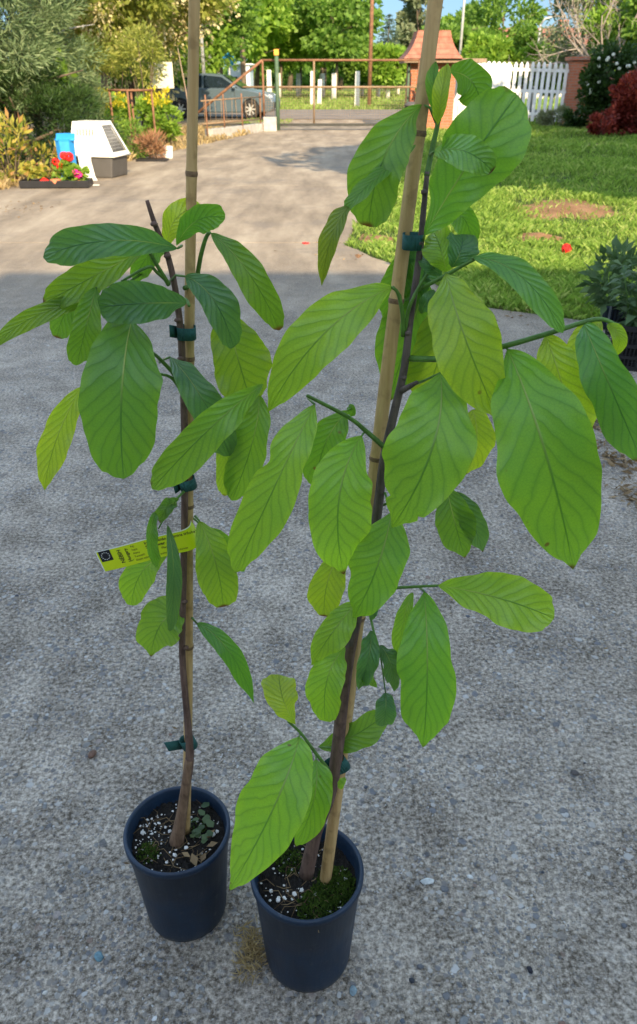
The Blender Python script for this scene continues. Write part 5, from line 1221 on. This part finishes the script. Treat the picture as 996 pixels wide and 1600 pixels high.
RL = [  # base, mid, tip, width
 ((704, 112), (738, 128), (752, 172), 58, dict(dyb=-.01, dyt=-.03, a=.6, b=.5, pet=[(683, 190)], c=MD, roll=.5)),
 ((684, 195), (690, 150), (700, 98), 26, dict(dyb=-.02, dyt=-.015, a=.8, b=.8, c=YL_, cup=.6)),
 ((690, 190), (678, 140), (682, 95), 20, dict(dyb=-.005, dyt=-.0, a=.8, b=.8, c=MD, cup=.6)),
 ((663, 368), (728, 262), (808, 148), 112, dict(dyb=-.02, dyt=-.09, a=.75, b=.42, cup=.12, c=(.105, .25, .035), pet=[(660, 385)], lab='largest uppermost leaf, broad and cupped')),
 ((679, 237), (726, 236), (770, 268), 50, dict(dyb=-.05, dym=-.11, dyt=-.12, a=.6, b=.5, c=(.14, .30, .06), roll=-.3, pet=[(672, 242)])),
 ((660, 163), (601, 245), (577, 354), 84, dict(dyb=-.0, dym=-.03, dyt=-.03, a=.8, b=.5, cup=.35, c=MD, pet=[(672, 168), (684, 196)], wave=.07)),
 ((650, 226), (580, 285), (540, 330), 24, dict(dyb=-.01, dyt=-.07, a=.5, b=.4, c=MD, roll=.7)),
 ((545, 322), (518, 372), (503, 447), 30, dict(dyb=-.07, dyt=-.06, a=.5, b=.6, c=(.13, .2, .03), roll=.3, cup=.4)),
 ((686, 333), (722, 338), (737, 380), 38, dict(dyb=.02, dyt=.01, a=.6, b=.5, c=MD, cup=.4)),
 ((697, 424), (690, 392), (678, 362), 50, dict(dyb=-.03, dyt=.0, a=.6, b=.5, c=BR, cup=.4)),
 ((706, 418), (720, 392), (722, 366), 50, dict(dyb=-.04, dyt=-.02, a=.7, b=.5, c=DK, roll=.4)),
 ((690, 428), (672, 415), (664, 396), 26, dict(dyb=-.02, dyt=.0, a=.6, b=.5, c=DK, cup=.3)),
 ((740, 403), (815, 432), (880, 520), 42, dict(dyb=-.08, dym=-.11, dyt=-.12, a=.6, b=.5, c=(.085, .22, .06), roll=-.35, wave=.08, pet=[(730, 410), (715, 420)])),
 ((697, 427), (728, 530), (779, 655), 104, dict(dyb=-.06, dym=-.10, dyt=-.10, a=.75, b=.65, c=YL_, cup=.1, pet=[(694, 432)], lab='long yellowish green hanging leaf with rusty specks')),
 ((668, 440), (640, 520), (608, 628), 88, dict(dyb=.03, dym=.05, dyt=.06, roll=0, twist=0, a=.7, b=.6, c=MD)),
 ((700, 450), (690, 545), (660, 625), 84, dict(dyb=.01, dym=.03, dyt=.04, roll=0, twist=0, a=.6, b=.5, c=YL_)),
 ((648, 385), (622, 430), (604, 500), 46, dict(dyb=.03, dym=.04, dyt=.05, roll=0, twist=0, a=.7, b=.5, c=MD)),
 ((690, 440), (655, 420), (645, 500), 60, dict(dyb=.02, dym=.03, dyt=.04, roll=0, twist=0, a=.7, b=.6, c=DK)),
 ((658, 490), (668, 470), (684, 462), 26, dict(dyb=-.01, dyt=-.01, a=.6, b=.5, c=DK)),
 ((615, 448), (506, 522), (420, 643), 84, dict(dyb=-.03, dym=-.08, dyt=-.07, a=.72, b=.6, c=BR, cup=.12, pet=[(626, 462), (631, 515)], lab='long leaf slanting down to the left from the cane')),
 ((492, 632), (438, 742), (368, 895), 78, dict(dyb=-.06, dym=-.10, dyt=-.09, a=.7, b=.55, c=BR, wave=.09, cup=.15, nfreq=2.2, notch=((1, .42, .16, .06), (-1, .46, .30, .05)), pet=[(482, 622)])),
 ((545, 642), (510, 690), (494, 757), 62, dict(dyb=-.02, dyt=-.02, a=.7, b=.5, c=MD)),
 ((566, 680), (530, 780), (538, 898), 102, dict(dyb=-.05, dym=-.09, dyt=-.08, a=.78, b=.62, c=BR, cup=.1, pet=[(572, 672)])),
 ((612, 800), (590, 885), (552, 966), 86, dict(dyb=-.03, dym=-.06, dyt=-.05, a=.72, b=.72, c=(.115, .27, .03), pet=[(602, 770), (596, 775)], wave=.07)),
 ((688, 583), (676, 700), (612, 825), 132, dict(dyb=-.07, dym=-.12, dyt=-.11, a=.72, b=.66, c=BR, cup=.12, notch=((-1, .84, .25, .015), (1, .84, .2, .012)), pet=[(660, 596), (648, 600)], lab='broad front leaf at the middle of the sapling')),
 ((738, 640), (745, 690), (728, 742), 56, dict(dyb=-.02, dyt=-.0, a=.5, b=.6, c=YL_)),
 ((698, 762), (712, 820), (727, 872), 60, dict(dyb=-.03, dyt=-.03, a=.6, b=.7, c=MD, pet=[(640, 775), (596, 790)])),
 ((712, 768), (738, 815), (755, 863), 40, dict(dyb=-.03, dyt=-.02, a=.7, b=.9, c=DK)),
 ((793, 545), (855, 715), (896, 890), 150, dict(dyb=-.09, dym=-.15, dyt=-.12, a=.72, b=.66, c=(.14, .30, .035), cup=.16, wave=.06, asym=1.0, roll=.1, pet=[(785, 541), (779, 544)], lab='largest leaf, hanging at the right')),
 ((853, 524), (880, 605), (905, 700), 76, dict(dyb=-.09, dyt=-.08, a=.55, b=.5, c=YL_, pet=[(858, 520)])),
 ((913, 507), (952, 600), (1004, 722), 72, dict(dyb=-.11, dym=-.14, dyt=-.12, a=.5, b=.42, c=(.085, .23, .055), wave=.07)),
 ((940, 502), (912, 545), (935, 608), 50, dict(dyb=-.09, dyt=-.08, a=.5, b=.5, c=YL_)),
 ((950, 506), (968, 530), (957, 556), 22, dict(dyb=-.10, dyt=-.09, a=.5, b=.6, c=YL_, cup=.6)),
 ((684, 915), (778, 934), (866, 966), 80, dict(dyb=-.06, dym=-.10, dyt=-.12, a=.72, b=.52, c=BR, cup=.15, pet=[(676, 916)])),
 ((663, 924), (668, 1050), (661, 1168), 90, dict(dyb=-.05, dym=-.09, dyt=-.07, a=.72, b=.6, c=(.12, .29, .035), cup=.1, pet=[(655, 917)])),
 ((646, 926), (630, 975), (624, 1045), 26, dict(dyb=-.04, dyt=-.04, a=.6, b=.5, c=BR)),
 ((558, 942), (522, 985), (487, 1040), 50, dict(dyb=-.02, dym=-.05, dyt=-.05, a=.7, b=.7, c=BR)),
 ((540, 1012), (512, 1060), (509, 1127), 58, dict(dyb=-.02, dym=-.05, dyt=-.03, a=.65, b=.5, c=BR)),
 ((534, 860), (512, 910), (507, 963), 54, dict(dyb=-.0, dyt=.0, a=.6, b=.5, c=YL_)),
 ((498, 1167), (552, 1150), (606, 1112), 46, dict(dyb=.02, dyt=.02, a=.7, b=.5, c=MD, pet=[(520, 1168)])),
 ((603, 1082), (603, 1108), (600, 1134), 34, dict(dyb=-.045, dyt=-.05, a=.55, b=.5, c=DK)),
 ((580, 985), (576, 1030), (560, 1078), 32, dict(dyb=-.03, dyt=-.04, a=.6, b=.6, c=DK, wave=.2, cup=.5)),
 ((594, 1008), (612, 1040), (616, 1080), 30, dict(dyb=-.04, dyt=-.04, a=.6, b=.6, c=DK, wave=.2)),
 ((582, 1020), (572, 1050), (590, 1074), 22, dict(dyb=-.03, dyt=-.03, a=.6, b=.6, c=MD, wave=.2)),
 ((590, 945), (584, 958), (580, 970), 12, dict(dyb=-.02, dyt=-.03, a=.6, b=.6, c=DK)),
 ((463, 1133), (444, 1096), (436, 1054), 54, dict(dyb=-.05, dyt=-.03, a=1.0, b=.42, c=YL_)),
 ((468, 1151), (428, 1262), (358, 1392), 104, dict(dyb=-.05, dym=-.11, dyt=-.08, a=.66, b=.66, c=(.165, .33, .035), cup=.08, wave=.03, pet=[(470, 1146)], lab='lowest leaf, large and pale, hanging over the pot rim')),
 ((494, 1187), (490, 1252), (461, 1323), 54, dict(dyb=-.04, dym=-.07, dyt=-.06, a=.6, b=.6, c=(.15, .32, .035), pet=[(494, 1180)])),
 ((530, 1232), (534, 1224), (540, 1214), 12, dict(dyb=-.02, dyt=-.03, a=.6, b=.6, c=BR)),
 ((548, 650), (550, 640), (545, 634), 14, dict(dyb=-.04, dyt=-.05, a=.6, b=.6, c=MD, cup=.6)),
]
LL = [
 ((278, 388), (170, 376), (68, 402), 54, dict(dyb=-.05, dym=-.10, dyt=-.10, a=.6, b=.42, c=DK, roll=.15, wave=.2, nfreq=2, pet=[(284, 384)], lab='bluish green leaf reaching furthest up left')),
 ((228, 388), (150, 430), (68, 474), 50, dict(dyb=-.03, dym=-.04, dyt=-.05, a=.7, b=.5, c=(.10, .19, .02), pet=[(235, 396), (252, 425)], wave=.08)),
 ((168, 466), (60, 492), (-14, 548), 30, dict(dyb=-.04, dym=-.05, dyt=-.09, a=.6, b=.6, c=(.12, .22, .03), pet=[(200, 442), (232, 420)])),
 ((158, 455), (110, 480), (90, 528), 42, dict(dyb=-.01, dyt=-.01, a=.6, b=.45, c=MD)),
 ((150, 450), (135, 510), (120, 571), 44, dict(dyb=-.06, dym=-.08, dyt=-.08, a=.5, b=.5, c=(.10, .21, .035), pet=[(190, 441)])),
 ((292, 474), (226, 474), (156, 480), 64, dict(dyb=-.04, dym=-.09, dyt=-.08, a=.62, b=.42, c=DK, roll=-.2)),
 ((206, 500), (190, 622), (194, 748), 120, dict(dyb=-.06, dym=-.11, dyt=-.08, a=.5, b=.5, c=(.080, .20, .04), blunt=True, cup=.1, wave=.04, lab='largest hanging leaf of the left sapling')),
 ((128, 604), (88, 688), (70, 766), 46, dict(dyb=-.02, dym=-.03, dyt=-.04, a=.6, b=.6, c=YL_, wave=.1)),
 ((262, 388), (275, 342), (316, 323), 40, dict(dyb=.01, dyt=.02, a=.7, b=.5, c=YL_)),
 ((266, 385), (232, 400), (212, 440), 34, dict(dyb=.0, dyt=.0, a=.6, b=.5, c=MD)),
 ((276, 384), (308, 345), (352, 342), 42, dict(dyb=-.03, dym=-.06, dyt=-.07, a=.75, b=.5, c=(.08, .2, .03), roll=.2)),
 ((330, 364), (388, 425), (437, 516), 48, dict(dyb=-.0, dym=-.03, dyt=-.04, a=.62, b=.45, c=(.10, .2, .025), wave=.07)),
 ((290, 432), (335, 470), (365, 543), 54, dict(dyb=-.05, dym=-.08, dyt=-.07, a=.62, b=.45, c=DK, cup=.25, pet=[(275, 430), (266, 440)])),
 ((352, 490), (372, 560), (392, 628), 90, dict(dyb=-.02, dym=-.02, dyt=-.02, a=.5, b=.42, c=(.14, .25, .03), pet=[(330, 440), (310, 430)])),
 ((266, 558), (316, 622), (360, 712), 56, dict(dyb=-.04, dym=-.08, dyt=-.05, a=.66, b=.5, c=DK, pet=[(256, 562), (250, 566)])),
 ((350, 640), (362, 670), (362, 715), 32, dict(dyb=-.02, dyt=-.02, a=.5, b=.5, c=(.05, .13, .02))),
 ((412, 600), (330, 668), (238, 764), 60, dict(dyb=-.07, dym=-.13, dyt=-.12, a=.72, b=.5, c=(.13, .27, .035), cup=.2, lab='pale leaf crossing in front of the cane')),
 ((405, 618), (395, 690), (362, 782), 58, dict(dyb=-.03, dyt=-.02, a=.6, b=.5, c=(.14, .27, .035))),
 ((350, 660), (352, 720), (352, 775), 30, dict(dyb=-.01, dyt=-.01, a=.6, b=.5, c=YL_)),
 ((243, 800), (236, 840), (246, 886), 18, dict(dyb=-.05, dyt=-.06, a=.4, b=.35, c=(.075, .17, .03), wave=.2, cup=.6)),
 ((276, 786), (262, 792), (250, 816), 22, dict(dyb=-.02, dyt=-.04, a=.5, b=.5, c=(.06, .14, .03), wave=.25, cup=.5)),
 ((262, 820), (272, 900), (266, 986), 24, dict(dyb=-.05, dyt=-.05, a=.6, b=.45, c=DK)),
 ((262, 866), (222, 894), (206, 946), 48, dict(dyb=-.0, dyt=-.0, a=.6, b=.5, c=(.15, .28, .035))),
 ((284, 955), (252, 975), (236, 1026), 72, dict(dyb=-.0, dyt=-.01, a=.5, b=.6, c=(.13, .26, .04))),
 ((312, 814), (338, 882), (349, 948), 62, dict(dyb=-.01, dym=-.03, dyt=-.02, a=.6, b=.5, c=(.14, .27, .03), pet=[(305, 806)])),
 ((320, 828), (352, 850), (382, 893), 28, dict(dyb=.01, dyt=.01, a=.6, b=.5, c=MD)),
 ((308, 974), (360, 1020), (397, 1099), 32, dict(dyb=.0, dym=-.03, dyt=-.02, a=.6, b=.6, c=(.06, .18, .03), pet=[(300, 965)])),
]
for i, s in enumerate(RL): add_leaf(rootR, oR, s, 300 + i, YR, BR)
for i, s in enumerate(LL): add_leaf(rootL, oL, s, 500 + i, YLf, MD)

# ties
def tie(root, org, pl, pr, Y, h, depth=.011, tail=None):
    a, b = P(pl[0], pl[1], Y) - org, P(pr[0], pr[1], Y) - org; q = MB(); n = 26; ux = (b - a).normalized(); cen = (a + b) / 2; rx = (b - a).length / 2; up = Vector((0, 0, 1)); up = (up - ux * up.dot(ux)).normalized()
    dy = ux.cross(up)
    ring = []
    for k in range(n):
        t = 2 * math.pi * k / n; x = math.copysign(abs(math.cos(t)) ** .7, math.cos(t)) * rx; z = math.copysign(abs(math.sin(t)) ** .7, math.sin(t)) * depth
        ring.append(cen + ux * x - dy * z + dy * .0)
    for k in range(n):
        j = (k + 1) % n; q.face([ring[k] - up * h / 2, ring[j] - up * h / 2, ring[j] + up * h / 2, ring[k] + up * h / 2])
    if tail:
        t0 = a; t1 = P(tail[0], tail[1], Y - .012) - org; q.face([t0 - up * h / 2 - dy * .0, t1 - up * h / 2, t1 + up * h / 2, t0 + up * h / 2])
    o = q.build('tie', M['canetie'], root, True, normals=False); sl_ = o.modifiers.new('solid', 'SOLIDIFY'); sl_.thickness = .0006; return o
tie(rootL, oL, (277, 519), (306.5, 520), .882, .0145, .010, tail=(265, 517))
tie(rootL, oL, (281, 757), (306, 753), .882, .0145, .010, tail=(272, 764))
tie(rootL, oL, (284, 1163), (305.5, 1158), .881, .020, .009, tail=(260, 1167))
tie(rootR, oR, (629, 377), (661, 377), y(377) - .006, .0155, .011)
tie(rootR, oR, (510, 1202), (543, 1190), y(1195) - .006, .021, .0095, tail=(495, 1209))

# ------------------------------------------------------------------ yellow label
TY = .868
q0, q1, q2, q3 = P(165, 893, TY - .004), P(309, 857, TY + .0), P(306, 824, TY + .0), P(158, 860, TY - .004)
tg = empty('plant_label', tuple(q0), 0, 'yellow printed plant label strip looped around the left sapling', 'label'); org = q0.copy()
ex = (q1 - q0).normalized(); n_ = ex.cross(q3 - q0).normalized(); ey = n_.cross(ex).normalized(); Lx = (q1 - q0).length; Hy = (q3 - q0).dot(ey)
if n_.y > 0: n_ = -n_
def TP(u, v, d=0): return ex * u + ey * v + n_ * d
def tcurve(u):   # the strip bends back round the cane at its right end
    e = Lx - .010
    if u <= e: return TP(u, 0, .0008 * math.sin(u * 60))
    t = (u - e) / .010; return TP(e + .010 * math.sin(min(t, 1.57)), 0, -.010 * (1 - math.cos(min(t, 1.57))) - max(0, t - 1.57) * .010)
q = MB(); N = 50; tot = Lx + .022
for k in range(N):
    a, b = tot * k / N, tot * (k + 1) / N
    for v0, v1, mi in ((0, Hy * .955, 0), (Hy * .955, Hy, 1)):
        q.face([tcurve(a) + ey * v0, tcurve(b) + ey * v0, tcurve(b) + ey * v1, tcurve(a) + ey * v1], mi)
for v0, v1 in ((0, Hy),): q.face([TP(-.0012, 0, 0), TP(0, 0, 0), TP(0, Hy, 0), TP(-.0012, Hy, 0)], 1)
q.build('strip', [M['tagyellow'], M['tagwhite']], tg, normals=False)
def text(s, u, v, size, rot=0, bold=0, name='lettering'):
    cu = bpy.data.curves.new('t', 'FONT'); cu.body = s; cu.size = size; cu.offset = bold; ob = bpy.data.objects.new('t', cu); col.objects.link(ob)
    dg = bpy.context.evaluated_depsgraph_get(); me = bpy.data.meshes.new_from_object(ob.evaluated_get(dg)); bpy.data.objects.remove(ob)
    c, s_ = math.cos(rot), math.sin(rot)
    for vt in me.vertices:
        x, yy = vt.co.x, vt.co.y; uu, vv = u + x * c - yy * s_, v + x * s_ + yy * c
        vt.co = TP(uu, vv, .0008 * math.sin(uu * 60) + .0004)
    me.name = name; link_mesh(name, me, M['ink'], tg)
q = MB(); es = Hy * .50; eu, ev = .0022, Hy * .46
def eq(u0, u1, v0, v1, d, mi=0):
    wv = lambda u: .0008 * math.sin(u * 60)
    for k in range(6):
        a, b = u0 + (u1 - u0) * k / 6, u0 + (u1 - u0) * (k + 1) / 6; q.face([TP(a, v0, wv(a) + d), TP(b, v0, wv(b) + d), TP(b, v1, wv(b) + d), TP(a, v1, wv(a) + d)], mi)
eq(eu, eu + es, ev, ev + es, .0003)
for k in range(12):
    a = k * math.pi / 6; cu_, cv_ = eu + es / 2 + es * .33 * math.cos(a), ev + es / 2 + es * .33 * math.sin(a); pts = []
    for j in range(10):
        r_ = es * (.065 if j % 2 == 0 else .028); b = math.pi / 2 + j * math.pi / 5; pts.append(TP(cu_ + r_ * math.cos(b), cv_ + r_ * math.sin(b), .0008 * math.sin((cu_ + r_ * math.cos(b)) * 60) + .0006))
    q.face(pts, 1)
q.build('emblem', [M['ink'], M['tagwhite']], tg, normals=False)
h = Hy
text('NÉBIH', h * .98, h * .20, h * .23, R(90), .00012); text('Hungary', h * 1.25, h * .18, h * .19, R(90), .0001)
for i, s in enumerate(('Faj:', 'Fajta', 'Alany', 'Termelő', 'Üzem száma:')): text(s, h * 1.42, h * (.80 - .165 * i), h * .125)
text('Indián banán (Asimina triloba)', h * 2.0, h * .76, h * .185, 0, .00008); text('Sunflower', h * 2.0, h * .56, h * .20, 0, .0001)
text('Plants', h * 2.6, h * .38, h * .14); text('EU quality   Plants and diameter', h * 2.3, h * .14, h * .105)
